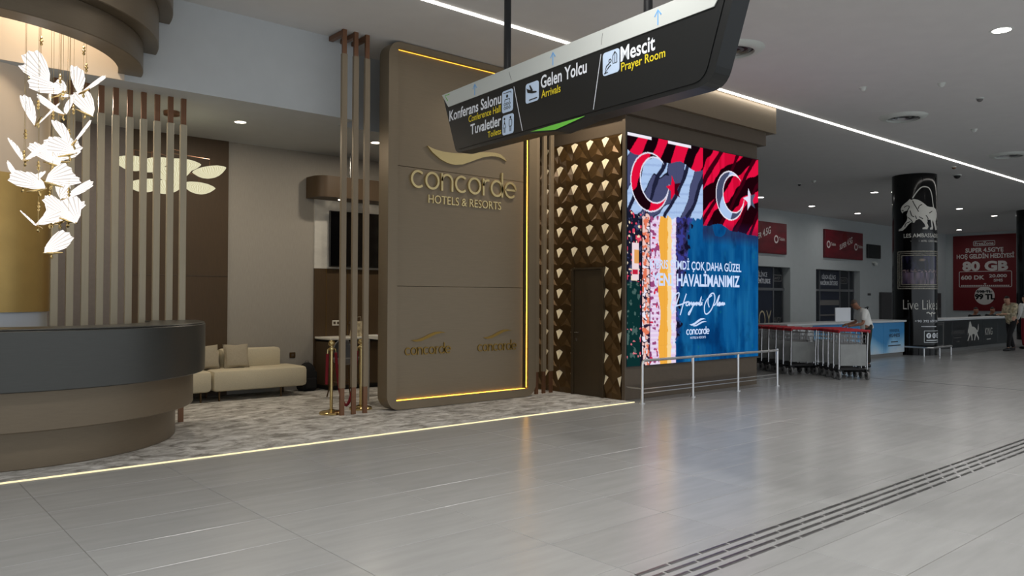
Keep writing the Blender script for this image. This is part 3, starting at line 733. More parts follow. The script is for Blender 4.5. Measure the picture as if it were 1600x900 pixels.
# ---------------------------------------------------------------- lounge furniture
SO = thing('sofa', 'long cream sofa with thin metal legs against the lounge wall', 'sofa', (4.3, 11.75, .006))
for (a, b) in ((2.7, 4.13), (4.145, 5.62)):
    m = MB(); m.cbox(a, b, 11.42, 12.12, .15, .46, .06); m.build('seat', M['sofa'], SO, smooth=True)
for (a, b) in ((2.75, 4.42), (4.44, 5.40)):
    m = MB(); m.cbox(a, b, 11.92, 12.14, .42, .74, .05); m.build('backrest', M['sofa'], SO, smooth=True)
for x in (2.9, 3.98, 4.25, 5.2):
    m = MB(); m.cyl(x, 11.48, .006, .22, .014, 10); m.build('leg', M['darkbronze'], SO)
    m = MB(); m.cyl(x + (.28 if x > 5 else 0), 12.02, .006, .2, .014, 10); m.build('leg', M['darkbronze'], SO)
def cushion(label, x, y, z, w, rot):
    bm = bmesh.new(); bmesh.ops.create_grid(bm, x_segments=10, y_segments=10, size=.5); g = bm.verts[:]
    r = bmesh.ops.duplicate(bm, geom=bm.verts[:] + bm.edges[:] + bm.faces[:])
    bm.verts.ensure_lookup_table()
    for i, v in enumerate(bm.verts):
        h = (1 - (2 * v.co.x) ** 4) * (1 - (2 * v.co.y) ** 4); sgn = 1 if i < len(g) else -1
        e = 1 - .10 * (1 - abs(2 * v.co.x)) * (abs(2 * v.co.y) > .9) - .10 * (1 - abs(2 * v.co.y)) * (abs(2 * v.co.x) > .9)
        v.co = Vector((v.co.x * w * e, sgn * .075 * max(h, 0) ** .6, v.co.y * w * e))
    bmesh.ops.remove_doubles(bm, verts=bm.verts[:], dist=.0005)
    o = MB().bm(bm).build('throw_cushion', M['cushion'], None, smooth=True); o.location = (x, y, z); o.rotation_euler = (R(-16), 0, R(rot))
    return tag(o, label, 'cushion', 'cushions on the sofa')
cushion('oatmeal throw cushion half hidden behind the reception desk', 4.18, 11.82, .635, .38, 4)
cushion('oatmeal throw cushion in the middle of the cream sofa', 4.62, 11.80, .635, .38, -6)
BK = thing('backpack', 'black backpack leaning between sofa and niche', 'bag', (5.88, 11.95, .006))
m = MB(); m.cbox(5.72, 6.0, 11.82, 12.08, .006, .34, .05); 
bm = bmesh.new(); bmesh.ops.create_uvsphere(bm, u_segments=16, v_segments=10, radius=1)
for v in bm.verts: v.co = Vector((5.86 + v.co.x * .14, 11.95 + v.co.y * .13, .30 + v.co.z * .17))
m.bm(bm); m.build('bag_body', M['black_cloth'], BK, smooth=True)
m = MB(); m.tube([(5.83, 11.95, .45), (5.835, 11.95, .49), (5.885, 11.95, .49), (5.89, 11.95, .45)], .008, 6); m.build('carry_loop', M['chair'], BK)
m = MB(); m.cbox(5.76, 5.96, 11.78, 11.84, .05, .22, .02); m.build('front_pocket', M['black_cloth'], BK)

def socket(label, x, z, y=12.2, w=.1, gangs=1, mt='darkbronze'):
    t = thing('wall_socket', label, 'socket', (x, y, z))
    m = MB(); m.cbox(x - w / 2, x + w / 2, y - .012, y, z - .045, z + .045, .004); m.build('cover_plate', M[mt], t)
    for g in range(gangs):
        c = x + (g - (gangs - 1) / 2) * .07
        m = MB(); m.box(c - .022, c + .022, y - .015, y - .012, z - .022, z + .022); m.build('outlet', M['fascia'], t)
socket('bronze wall socket above the black backpack', 5.72, .58)
# niche: marble, brown panel, canopy, television, cabinet
m = MB(); m.box(6.09, 9.0, 12.17, 12.2, 2.03, 3.4); tag(m.build('marble_panel', M['marble']), 'white marble wall panel behind the television', 'panel')
NP = thing('wood_panelling', 'dark brown wood panelling below the television', 'panelling', (7.5, 12.17, 0))
xx = [6.09, 6.31, 6.72, 7.13, 7.54, 8.0, 8.5, 9.0]
for a, b in zip(xx[:-1], xx[1:]):
    m = MB(); m.cbox(a + .002, b - .002, 12.165, 12.2, .006, 2.03, .002); m.build('panel', M['brown'], NP)
for a in xx[1:-1]:
    m = MB(); m.box(a - .003, a + .003, 12.162, 12.169, .006, 2.03); m.build('brass_inlay', M['gold_dim'], NP)
TV = thing('television', 'large black wall television in the lounge niche', 'television', (7.2, 12.1, 2.04))
m = MB(); m.cbox(6.33, 8.05, 12.08, 12.13, 2.06, 3.02, .008); m.build('tv_body', M['black'], TV)
m = MB(); m.box(6.345, 8.035, 12.076, 12.081, 2.08, 3.005); m.build('screen', M['blackgloss'], TV)
m = MB(); m.box(6.8, 7.6, 12.13, 12.17, 2.3, 2.8); m.build('wall_mount', M['black'], TV)
CA = thing('wooden_canopy', 'curved brown wooden canopy hanging above the television', 'canopy', (7.4, 11.9, 3.2))
pts = [(9.0, 12.17), (5.93, 12.17)] + [(6.12 - .19 * math.cos(R(a)), 11.94 - .24 * math.sin(R(a))) for a in range(0, 91, 10)] + [(9.0, 11.70)]
m = MB(); m.prism(pts, lambda a, b, n: Vector((a, b, n)), 3.2, 3.55); m.build('canopy_body', M['brown'], CA, smooth=True)
m = MB(); m.tube([(6.55, 11.8, 3.55), (6.55, 11.8, LC)], .01, 8); m.build('hanger_rod', M['chrome'], CA)
for x in (6.45, 7.25, 8.05):
    m = MB(); m.cyl(x, 11.95, 3.19, 3.201, .035, 16); m.build('spot_lamp', M['warmlamp'], CA)
CB = thing('back_counter', 'dark brown counter with thin white top in the niche', 'counter', (7.4, 11.85, 0))
m = MB(); m.box(6.12, 8.9, 11.65, 12.16, .08, .82); m.build('carcass', M['brown'], CB)
m = MB(); m.box(6.15, 8.9, 11.70, 12.16, .006, .08); m.build('kick_plate', M['black'], CB)
m = MB(); m.cbox(6.1, 8.92, 11.58, 12.165, .84, .875, .006); m.build('countertop', M['whitetop'], CB)
m = MB(); m.box(6.12, 8.9, 11.63, 12.165, .80, .84); m.build('shadow_rail', M['black'], CB)
for i in range(4):
    m = MB(); m.cbox(6.13 + .69 * i, 6.80 + .69 * i, 11.635, 11.652, .1, .78, .003); dd = m.build('cabinet_door', M['brown'], CB)
    m = MB(); m.box(6.72 + .69 * i, 6.76 + .69 * i, 11.62, 11.636, .55, .6); m.build('pull', M['gold_dim'], dd)
socket('white double socket on brown panelling above the counter', 6.50, 1.10, 12.165, .15, 2, 'whitetop')
socket('bronze single socket on brown panelling above the counter', 6.76, 1.10, 12.165, .08)
bgt = thing('paper_bag', 'patterned paper bag standing on the niche counter', 'bag', (6.75, 11.85, .875))
m = MB(); m.add([(6.63, 11.78, .875), (6.87, 11.78, .875), (6.87, 11.93, .875), (6.63, 11.93, .875), (6.65, 11.82, 1.12), (6.86, 11.82, 1.14), (6.86, 11.89, 1.14), (6.65, 11.89, 1.12)],
                [(0, 1, 5, 4), (1, 2, 6, 5), (2, 3, 7, 6), (3, 0, 4, 7), (0, 3, 2, 1)]); m.build('bag_body', M['camo'], bgt)
m = MB(); m.tube([(6.7, 11.855, 1.12), (6.71, 11.855, 1.2), (6.8, 11.855, 1.21), (6.81, 11.855, 1.13)], .006, 6); m.build('bag_handle', M['cushion'], bgt)
# high white table beside the sign with stool
HT = thing('high_table', 'high white table with slab leg behind the sign panel', 'table', (6.6, 9.9, .006))
m = MB(); m.cbox(5.93, 7.6, 9.70, 10.26, .93, .985, .008); m.build('table_top', M['whitetop'], HT)
for x in (5.94, 7.53):
    for y in (9.70, 10.18): m = MB(); m.cbox(x, x + .06, y, y + .08, .006, .93, .006); m.build('slab_leg', M['whitetop'], HT)
m = MB(); m.box(6.0, 7.53, 9.89, 9.93, .55, .6); m.build('cross_rail', M['whitetop'], HT)
pk = thing('brochure_stack', 'small red and white leaflets lying on the high table', 'leaflets', (6.02, 9.85, .985))
m = MB(); m.box(5.95, 6.09, 9.74, 9.94, .985, 1.0); m.build('lower_leaflet', M['txt_white'], pk)
m = MB(); m.box(5.96, 6.08, 9.76, 9.92, 1.0, 1.008); m.build('upper_leaflet', M['red_paint'], pk)
ST = thing('bar_stool', 'grey shell bar stool with thin metal legs', 'stool', (5.92, 10.78, .006))
bm = bmesh.new(); bmesh.ops.create_uvsphere(bm, u_segments=20, v_segments=14, radius=1)
for v in bm.verts[:]:
    if v.co.z > .15 and v.co.y < .2: bm.verts.remove(v)
for v in bm.verts: v.co = Vector((5.92 + v.co.x * .22, 10.78 + v.co.y * .21, .62 + (v.co.z * .12 if v.co.z < 0 else v.co.z * .3)))
sh_ = MB().bm(bm).build('seat_shell', M['chair'], ST, smooth=True)
sm = sh_.modifiers.new('thick', 'SOLIDIFY'); sm.thickness = .02
for sx in (-1, 1):
    for sy in (-1, 1):
        m = MB(); m.tube([(5.92 + sx * .1, 10.78 + sy * .1, .53), (5.92 + sx * .2, 10.78 + sy * .2, .006)], .011, 8); m.build('leg', M['darkbronze'], ST)
m = MB(); m.tube([(5.92 + a * .17, 10.78 + b * .17, .25) for a, b in ((-1, -1), (1, -1), (1, 1), (-1, 1))], .008, 8, closed=True); m.build('foot_ring', M['darkbronze'], ST)
# rope stanchions
def stanchion(label, x, y):
    t = thing('rope_stanchion', label, 'stanchion', (x, y, .006), 0, 'brass rope stanchions')
    m = MB(); m.lathe([(0, .006), (.155, .006), (.155, .03), (.14, .042), (.06, .055), (.028, .07), (0, .07)], x, y, 28); m.build('base', M['gold'], t, smooth=True)
    m = MB(); m.cyl(x, y, .06, .86, .021, 16); m.build('pole', M['gold'], t, smooth=True)
    m = MB(); m.lathe([(0, .84), (.03, .84), (.034, .86), (.03, .88), (.02, .885), (.02, .9), (.036, .905), (.045, .93), (.044, .95), (.03, .97), (0, .978)], x, y, 18); m.build('finial', M['gold'], t, smooth=True)
    m = MB(); m.tube([(x + .03, y, .87), (x + .055, y, .86), (x + .06, y, .82)], .007, 8); m.build('rope_hook', M['gold'], t)
    m = MB(); m.tube([(x - .03, y, .87), (x - .055, y, .86), (x - .06, y, .80)], .007, 8); m.build('rope_hook', M['gold'], t)
stanchion('brass rope stanchion standing nearest the reception side, left of the three slats', 4.94, 9.36)
stanchion('brass rope stanchion half hidden behind the three slats', 5.46, 9.50)
m = MB(); pts = []
for i in range(15):
    t_ = i / 14; pts.append((5.0 + (5.40 - 5.0) * t_, 9.36 + .14 * t_, .81 - .72 * (1 - (2 * t_ - 1) ** 2) ** .8))
m.tube(pts, .02, 10); tag(m.build('velvet_rope', M['red_velvet'], smooth=True), 'red velvet rope sagging between two brass stanchions', 'rope')
m = MB(); m.tube([(4.88, 9.36, .80), (4.875, 9.36, .62), (4.87, 9.36, .46), (4.875, 9.37, .40)], .02, 10); tag(m.build('velvet_rope', M['red_velvet'], smooth=True), 'loose end of red rope hanging from the nearest stanchion', 'rope')

# ---------------------------------------------------------------- lamps in the ceilings
def downlight(label, x, y, z, power, warm, r=.07, group='hall downlights', spread=180):
    t = thing('downlight', label, 'lamp', (x, y, z), 0, group)
    m = MB(); m.lathe([(r, z - .004), (r + .025, z - .006), (r + .028, z), (r, z), (r, z - .004)], x, y, 24); m.build('bezel', M['sign_white'], t)
    m = MB(); m.cyl(x, y, z - .003, z + .004, r, 24); m.build('lamp_disc', M['warmlamp' if warm else 'lamp'], t)
    ld = bpy.data.lights.new('lamp', 'AREA'); ld.shape = 'DISK'; ld.size = r * 2; ld.spread = R(spread); ld.energy = power; ld.color = (1, .87, .70) if warm else (1, .97, .94)
    lo = bpy.data.objects.new('lamp_light', ld); COL.objects.link(lo); lo.parent = t; lo.location = (0, 0, -.012)
for i, x in enumerate((2.05, 4.22, 6.39, 8.3)):
    downlight(['lounge downlight above the reception slats', 'lounge downlight in the ceiling above the cream sofa', 'lounge downlight seen just left of the sign panel', 'lounge downlight hidden behind the sign panel'][i], x, 10.7, LC, 20, True, .075, 'lounge downlights')
k = 0
for (x, y) in [(11.4, 3.5), (24.1, 14.8), (27.8, 14.9), (31.5, 14.9), (42.6, 15.0), (25.7, 11.6), (32.7, 11.5), (36.5, 11.5), (29.3, 11.55)]:
    lab = {(11.4, 3.5): 'bright downlight high at the right of the hall ceiling', (24.1, 14.8): 'far downlight just right of the video wall edge', (27.8, 14.9): 'far downlight between the two red wall adverts', (31.5, 14.9): 'far downlight right above the second red advert',
           (42.6, 15.0): 'far downlight near the crimson poster', (25.7, 11.6): 'far downlight just left of the black lion column', (32.7, 11.5): 'far downlight just right of the black lion column', (36.5, 11.5): 'far downlight above the crimson poster', (29.3, 11.55): 'far downlight hidden behind the lion column'}.get((x, y), 'hall downlight outside the view at x %d' % x)
    downlight(lab, x, y, CH, 50 if y < 5 else 12, False, .11, 'hall downlights', 130 if y < 5 else 170)
for (x, y) in [(8.35, 8.2)]:  # extra downlight, added out of sight to brighten the faceted tiles
    downlight('added unseen downlight washing the faceted wall, hidden by the hanging sign', x, y, CH, 32, True, .07, 'hall downlights', 150)
for (x, y) in [(-4.6, 3.5), (-.6, 3.5), (3.4, 3.5), (7.4, 3.5), (16.4, 3.5), (21.4, 3.5), (-.6, 0), (3.4, 0), (7.4, 0), (11.4, 0), (16.4, 0), (3.4, -3.5), (9.4, -3.5)]:
    downlight('hall downlight overhead outside the picture', x, y, CH, 50, False, .11, 'hall downlights outside the picture', 130)
def diffuser(label, x, y):
    t = thing('air_diffuser', label, 'vent', (x, y, CH), 0, 'round ceiling air diffusers')
    m = MB(); m.lathe([(.29, CH - .001), (.29, CH - .055), (.33, CH - .06), (.41, CH - .025), (.43, CH - .001), (.29, CH - .001)], x, y, 36); m.build('rim', M['sign_white'], t, smooth=True)
    m = MB(); m.cyl(x, y, CH - .006, CH - .001, .3, 30); m.build('dark_throat', M['black'], t)
    for r in (.1, .2):
        m = MB(); m.lathe([(r, CH - .006), (r + .01, CH - .03), (r + .05, CH - .02), (r + .03, CH - .006), (r, CH - .006)], x, y, 30); m.build('vane_ring', M['wire'], t, smooth=True)
diffuser('round ceiling air diffuser peeking out beside the hanging sign', 9.46, 6.24)
diffuser('round ceiling air diffuser in the middle of the right ceiling', 15.4, 6.4)
diffuser('round ceiling air diffuser at the right picture edge', 21.3, 6.4)
def dome(label, x, y, mt, r=.05, name='ceiling_sensor', cat='sensor'):
    t = thing(name, label, cat, (x, y, CH), 0, 'small ceiling sensors')
    m = MB(); m.cyl(x, y, CH - .02, CH, r * 1.2, 20); m.build('mount', M['sign_white'], t)
    m = MB(); m.lathe([(0, CH - .02 - r), (r * .5, CH - .02 - r * .85), (r * .9, CH - .02 - r * .45), (r, CH - .02), (0, CH - .02)], x, y, 18); m.build('cover', M[mt], t, smooth=True)
def onc(px, py):
    w = (CH - 1.55) * 1220 / (466 - py); r = (px - 800) / 1220
    return w * (fw.x + r * fw.y), w * (fw.y - r * fw.x)
for px_, py_, mt, lab in [(1349, 134, 'sign_white', 'small white ceiling sensor left of the bright downlight'), (1472, 127, 'sign_white', 'white ceiling sensor below the bright downlight'), (1532, 150, 'chair', 'grey ceiling sensor lower right of the bright downlight'),
                          (1491, 258, 'copper', 'small copper coloured ceiling sensor beside the light line'), (1523, 199, 'sign_white', 'tiny ceiling sprinkler above the light line near the right edge'), (1272, 281, 'sign_white', 'small far ceiling sensor above the red adverts'), (1249, 286, 'black', 'dark far ceiling sensor above the first red advert')]:
    dome(lab, *onc(px_, py_), mt)
dome('dark dome security camera under the ceiling beside the light line', *onc(1496, 271), 'black', .09, 'security_camera', 'camera')

# ---------------------------------------------------------------- hanging wayfinding sign
GO = Vector((4.688, 6.296, 0)); GU = Vector((-.0921, -.9958, 0)); GN = Vector((-.9958, .0921, 0))
gp = GO + GU * 1.6
G = thing('hanging_sign', 'black hanging wayfinding sign with pale top strip and three directions', 'sign', (gp.x, gp.y, 3.0))
mp = lambda a, b, n=0: GO + GU * a + GN * n + Vector((0, 0, b))
def corner(P, k, r, n=5):
    p = Vector(P[k]); a = (Vector(P[k - 1]) - p).normalized(); b = (Vector(P[(k + 1) % len(P)]) - p).normalized(); out = []
    for i in range(n + 1):
        t = i / n; out.append(tuple((p + a * r) * (1 - t) ** 2 + p * 2 * t * (1 - t) + (p + b * r) * t ** 2))
    return out
base_ = [(-.275, 3.638), (-.005, 3.0), (1.25, 2.985), (1.6, 2.945), (1.97, 2.985), (3.25, 2.98), (3.475, 3.638)]
out = [base_[0]] + corner(base_, 1, .06) + base_[2:5] + corner(base_, 5, .12) + [base_[6]]
m = MB(); m.prism(out, mp, -.16, 0); m.build('sign_box', M['sign_black'], G)
base_ = [(-.25, 3.63), (.01, 3.03), (3.19, 3.015), (3.40, 3.63)]
m = MB(); m.prism([base_[0]] + corner(base_, 1, .05) + corner(base_, 2, .10) + [base_[3]], mp, .0, .006); m.build('face_plate', M['sign_black'], G)
m = MB(); m.prism([(-.27, 3.636), (-.14, 3.489), (3.28, 3.486), (3.40, 3.636)], mp, .0, .014); m.build('top_strip', M['sign_white'], G)
ms = lambda a, b, n=0: mp(a, b, n + .006)
for txt, a, b, z, c, mt, bo in [('Konferans Salonu', -.125, .80, 3.342, .10, 'txt_white', .02), ('Conference Hall', .24, .79, 3.264, .062, 'txt_yellow', .01), ('Tuvaletler', .275, .80, 3.138, .095, 'txt_white', .02), ('Toilets', .578, .80, 3.058, .054, 'txt_yellow', .01),
                                ('Gelen Yolcu', 1.397, 1.997, 3.348, .103, 'txt_white', .02), ('Arrivals', 1.406, 1.667, 3.262, .064, 'txt_yellow', .01), ('Mescit', 2.385, 2.742, 3.338, .108, 'txt_white', .02), ('Prayer Room', 2.392, 2.841, 3.262, .063, 'txt_yellow', .01)]:
    m = MB(); m.text(txt, ms, a, b, z, c, bo, .003); m.build('lettering', M[mt], G)
def icon(a, b, z0, z1):
    m = MB(); m.prism(rrect(a, b, z0, z1, .025), ms, 0, .004); return m.build('pictogram_plate', M['icon'], G)
def fit(new, old):
    def f(a, b, n=0):
        return mp(new[0] + (a - old[0]) / (old[1] - old[0]) * (new[1] - new[0]), new[2] + (b - old[2]) / (old[3] - old[2]) * (new[3] - new[2]), n + .0105)
    return f
r1 = (.815, .985, 3.24, 3.44); r2 = (.822, .997, 3.035, 3.215); r3 = (1.18, 1.366, 3.255, 3.428); r4 = (2.187, 2.371, 3.268, 3.448)
i1 = icon(*r1); i2 = icon(*r2); i3 = icon(*r3); i4 = icon(*r4)
mi = fit(r1, (-5.473, -5.32, 3.245, 3.425))
m = MB(); m.stroke([(-5.45, 3.405), (-5.345, 3.405), (-5.345, 3.39)], .005, mi); m.flat(circle(-5.397, 3.375, .014, 12), mi); m.stroke([(-5.43, 3.33), (-5.43, 3.35), (-5.36, 3.35), (-5.36, 3.33)], .005, mi)
for a in range(3):
    for b in range(2): m.stroke(circle(-5.43 + .033 * a, 3.312 - .032 * b, .011, 10), .004, mi, closed=True)
m.build('pictogram', M['sign_black'], i1)
mi = fit(r2, (-5.464, -5.305, 3.035, 3.21))
m = MB()
for a in (-5.43, -5.345): m.flat(circle(a, 3.178, .011, 12), mi)
m.stroke([(-5.43, 3.162), (-5.43, 3.13)], .006, mi); m.stroke([(-5.45, 3.10), (-5.43, 3.155), (-5.41, 3.10)], .005, mi, closed=True); m.stroke([(-5.437, 3.10), (-5.437, 3.055)], .005, mi); m.stroke([(-5.423, 3.10), (-5.423, 3.055)], .005, mi)
m.stroke(rrect(-5.365, -5.325, 3.10, 3.16, .01), .005, mi, closed=True); m.stroke([(-5.352, 3.1), (-5.352, 3.055)], .006, mi); m.stroke([(-5.338, 3.1), (-5.338, 3.055)], .006, mi)
m.build('pictogram', M['sign_black'], i2)
mi = fit(r3, (-5.147, -4.985, 3.268, 3.43))
m = MB(); m.flat([(-5.135, 3.395), (-5.12, 3.385), (-5.05, 3.355), (-5.005, 3.345), (-5.005, 3.335), (-5.06, 3.338), (-5.12, 3.355)], mi); m.flat([(-5.10, 3.41), (-5.085, 3.41), (-5.05, 3.36), (-5.075, 3.36)], mi); m.stroke([(-5.10, 3.29), (-5.0, 3.292)], .008, mi); m.build('pictogram', M['sign_black'], i3)
mi = fit(r4, (-4.224, -4.058, 3.305, 3.47))
m = MB(); m.stroke([(-4.12, 3.375), (-4.12, 3.43), (-4.10, 3.455), (-4.08, 3.43), (-4.08, 3.375)], .005, mi, closed=True); m.stroke([(-4.10, 3.375), (-4.10, 3.45)], .004, mi); m.stroke(circle(-4.148, 3.40, .012, 12), .005, mi, closed=True)
m.stroke([(-4.155, 3.385), (-4.185, 3.37), (-4.20, 3.325), (-4.165, 3.355), (-4.14, 3.37)], .006, mi); m.stroke([(-4.21, 3.322), (-4.17, 3.325)], .005, mi); m.build('pictogram', M['sign_black'], i4)
mw = lambda a, b, n=0: mp(a, b, n + .014)
for a in (.358, 1.57, 2.775):
    m = MB(); m.stroke([(a, 3.505), (a, 3.61)], .010, mw); m.stroke([(a - .032, 3.572), (a, 3.613), (a + .032, 3.572)], .010, mw); m.build('arrow', M['arrow_blue'], G)
for p, q_, u_, v_ in (((.998, 3.45), (1.13, 3.03), (.932, 3.60), (.968, 3.515)), ((2.163, 3.45), (2.075, 3.035), (2.19, 3.605), (2.173, 3.52))):
    m = MB(); m.stroke([p, q_], .005, ms); m.build('divider', M['txt_white'], G); m = MB(); m.stroke([u_, v_], .003, mw); m.build('strip_joint', M['chair'], G)
m = MB(); m.flat([(1.25, 3.0), (1.60, 2.957), (1.97, 3.0)][::-1] + [], mp, .008); m.flat([(1.25, 3.0), (1.97, 3.0), (1.97, 3.004), (1.6, 3.004)], mp, .008); m.build('green_wedge', M['green'], G)
m = MB(); m.stroke([(-.15, 3.555), (-.205, 3.615), (-.12, 3.615)], .010, mw); m.build('green_corner', M['green'], G)
for a in (.77, 2.584):
    c = mp(a, 0, -.08); m = MB(); m.cyl(c.x, c.y, 3.63, CH, .034, 16); m.build('hanging_pole', M['black'], G, smooth=True)
    m = MB(); m.cyl(c.x, c.y, CH - .03, CH, .07, 20); m.build('ceiling_flange', M['black'], G, smooth=True)

# ---------------------------------------------------------------- black advertising columns
def column(label, cx, cy, r, art):
    t = thing('advertising_column', label, 'column', (cx, cy, 0), 0, 'round black advertising columns')
    MB().lathe([(0, .0), (r, .0), (r, CH), (0, CH)], cx, cy, 72).build('shaft', M['column_black'], t, smooth=True)
    if not art: return t
    th0 = math.atan2(-cy, -cx) + .22      # centre of the wrap, turned a little towards the hall
    def mp(a, b, n=0):
        th = th0 + a / r; return Vector((cx + (r + n) * math.cos(th), cy + (r + n) * math.sin(th), b))
    LP = [(140, 440), (160, 400), (200, 365), (240, 335), (265, 308), (285, 322), (320, 312), (370, 325), (410, 350), (450, 380), (490, 415), (530, 425), (600, 425), (660, 450), (690, 500), (685, 560), (650, 620), (670, 690), (690, 735), (640, 742), (625, 700), (600, 640), (580, 600), (575, 640), (590, 700), (585, 735), (535, 740), (535, 715), (560, 700), (550, 640), (540, 600), (500, 605), (490, 650), (510, 700), (490, 735), (425, 735), (425, 715), (465, 700), (450, 660), (410, 610), (380, 590), (340, 610), (320, 645), (290, 630), (250, 660), (210, 710), (170, 745), (105, 748), (110, 725), (150, 710), (190, 660), (225, 610), (235, 570), (225, 520), (245, 470), (215, 470), (185, 480), (165, 500), (150, 475)]
    k = 1.155 / 580
    lf = lambda p: ((p[0] - 300) * k - .17, 3.46 + (750 - p[1]) * k)
    m = MB(); m.flat([lf(p) for p in LP], mp, .003, 4); m.stroke([lf(p) for p in smooth2([(600, 430), (585, 360), (570, 270), (540, 190), (500, 152), (430, 145), (380, 180), (335, 240), (300, 300)])], [.03] * 33, mp, .001, .004); m.build('lion', M['lion'], t)
    m = MB()
    for st in [[(245, 400), (260, 420), (235, 470), (225, 520)], [(300, 330), (315, 370), (340, 420), (375, 490)], [(270, 470), (290, 540), (320, 560)], [(370, 450), (385, 410), (420, 390)], [(245, 565), (280, 600), (300, 630)], [(335, 545), (350, 590)], [(380, 560), (430, 590)], [(470, 540), (500, 580), (495, 620)], [(520, 510), (570, 480)], [(155, 460), (185, 465)], [(190, 420), (215, 405), (240, 400)], [(200, 700), (215, 650), (270, 625)]]:
        m.stroke([lf(p) for p in smooth2(st)], .02, mp, .002, .006)
    m.build('lion_markings', M['column_black'], t)
    m = MB(); m.text('LES AMBASSADEURS', mp, -.40, .86, 3.27, .105, .01, .004); m.text('HOTEL · CASINO · MARINA', mp, .04, .66, 3.14, .05, .01, .004); m.stroke([(-.22, 3.165), (0, 3.165)], .012, mp); m.stroke([(.7, 3.165), (.9, 3.165)], .012, mp); m.build('lettering', M['lion'], t)
    # framed harbour picture
    A, B, Z0, Z1 = -.58, .72, 1.85, 2.88
    def box2(x0, x1, z0, z1, nx=12): return [(x0 + (x1 - x0) * i / nx, z0) for i in range(nx + 1)] + [(x1 + (x0 - x1) * i / nx, z1) for i in range(nx + 1)]
    m = MB()
    for d_, w_ in ((0, .035), (.06, .02), (.12, .03)):
        for (x0, x1, z) in ((A + d_, B - d_, Z0 + d_ * .9), (A + d_, B - d_, Z1 - d_ * .9)): m.stroke([(x0 + (x1 - x0) * i / 16, z) for i in range(17)], w_, mp, .001, .012)
        for x in (A + d_, B - d_): m.stroke([(x, Z0 + d_ * .9), (x, Z1 - d_ * .9)], w_, mp, .001, .012)
    m.build('picture_frame', mat('carved dark frame', rgb(150, 144, 132), .4, .3, .6, 40), t)
    rn = random.Random(9); m = MB()
    nx = 70; nz = 50; cols = []; me_ = bpy.data.meshes.new('harbour_picture'); VV = []; FF = []
    for j in range(nz + 1):
        for i in range(nx + 1):
            u = i / nx; v = j / nz; VV.append(tuple(mp(A + .14 + (B - A - .28) * u, Z0 + .13 + (Z1 - Z0 - .26) * v, .003) - Vector((cx, cy, 0))))
            n1 = float(fbm(np.array(u * 22.), np.array(v * 3.), 5)); c_ = np.array([lin(12), lin(12), lin(28)]) + np.array([.02, .018, .05]) * max(0, n1 - .35) * 4
            if .40 < v < .52:
                n2 = float(vnoise(np.array(u * 40.), np.array(v * 60.), 8)); c_ = c_ + np.array([.75, .5, .45]) * max(0, n2 - .5) * 1.5
            if v <= .40:
                n2 = float(vnoise(np.array(u * 26.), np.array(v * 3.), 18)); c_ = c_ + np.array([.28, .19, .24]) * max(0, n2 - .4) * 1.4
            if v > .78 and abs(u - .5) < .12: c_ = c_ + np.array([.3, .22, .14]) * max(0, 1 - ((u - .5) / .1) ** 2 - ((v - .86) / .06) ** 2)
            cols += [*c_, 1]
    for j in range(nz):
        for i in range(nx): a_ = j * (nx + 1) + i; FF.append((a_, a_ + 1, a_ + nx + 2, a_ + nx + 1))
    me_.from_pydata(VV, [], FF); ca = me_.color_attributes.new('picture', 'FLOAT_COLOR', 'POINT'); ca.data.foreach_set('color', cols)
    hm = mat('harbour print', (1, 1, 1, 1), .2); an = hm.node_tree.nodes.new('ShaderNodeAttribute'); an.attribute_name = 'picture'; hm.node_tree.links.new(an.outputs['Color'], hm.node_tree.nodes['Principled BSDF'].inputs['Base Color'])
    me_.materials.append(hm); o = bpy.data.objects.new('harbour_picture', me_); COL.objects.link(o); o.parent = t
    m = MB(); m.text('Live Like', mp, -.42, .47, 1.27, .27, -.005, .004); m.text('a King', mp, .55, 1.1, 1.27, .27, -.005, .004); m.stroke([lfx for lfx in smooth2([(.18, 1.17), (.24, 1.19), (.3, 1.15), (.36, 1.19), (.42, 1.16), (.5, 1.18)])], .03, mp, .001, .004); m.stroke([(.34, 1.08), (.34, 1.2)], .02, mp); m.build('lettering', M['lion'], t)
    m = MB(); m.text('+90 392 650 30 30', mp, -.12, .75, .92, .062, .01, .004); m.stroke([(.04 + .03 * i, .80) for i in range(18)], .02, mp, .001, .004)
    m.stroke([(.12, .36), (.12, .68)], .012, mp); m.stroke([(.12 + .04 * i, .68) for i in range(17)], .012, mp); m.stroke([(.12 + .04 * i, .36) for i in range(17)], .012, mp); m.stroke([(.76, .36), (.76, .68)], .012, mp)
    for x in (.25, .44, .63): m.flat(circle(x, .55, .075, 20), mp, .003, 1)
    m.stroke([(.18 + .04 * i, .42) for i in range(13)], .025, mp, .001, .004); m.build('contact_print', M['txt_white'], t)
    m = MB(); m.text('f', mp, .22, .28, .51, .08, .02, .006); m.stroke(circle(.44, .55, .03, 14), .012, mp, .001, .006, closed=True); m.stroke(rrect(.6, .66, .52, .58, .015), .012, mp, .001, .006, closed=True); m.build('social_icons', M['column_black'], t)
    return t
column('round black column with white lion artwork and framed picture', 23.1, 9.3, .575, True)
column('plain black round column at the right picture edge', 35.3, 9.75, .575, False)
LB = thing('column_guard', 'low metal guard rail around the foot of the lion column', 'railing', (23.1, 8.95, 0))
m = MB(); m.tube([(22.35, 9.35, .24), (22.35, 8.66, .24), (22.45, 8.56, .24), (23.75, 8.56, .24), (23.85, 8.66, .24)], .025, 8); m.build('top_rail', M['steel'], LB)
for (x, y) in ((22.35, 9.35), (22.35, 8.75), (22.9, 8.56), (23.7, 8.56)):
    m = MB(); m.cyl(x, y, 0, .24, .018, 10); m.build('post', M['steel'], LB)

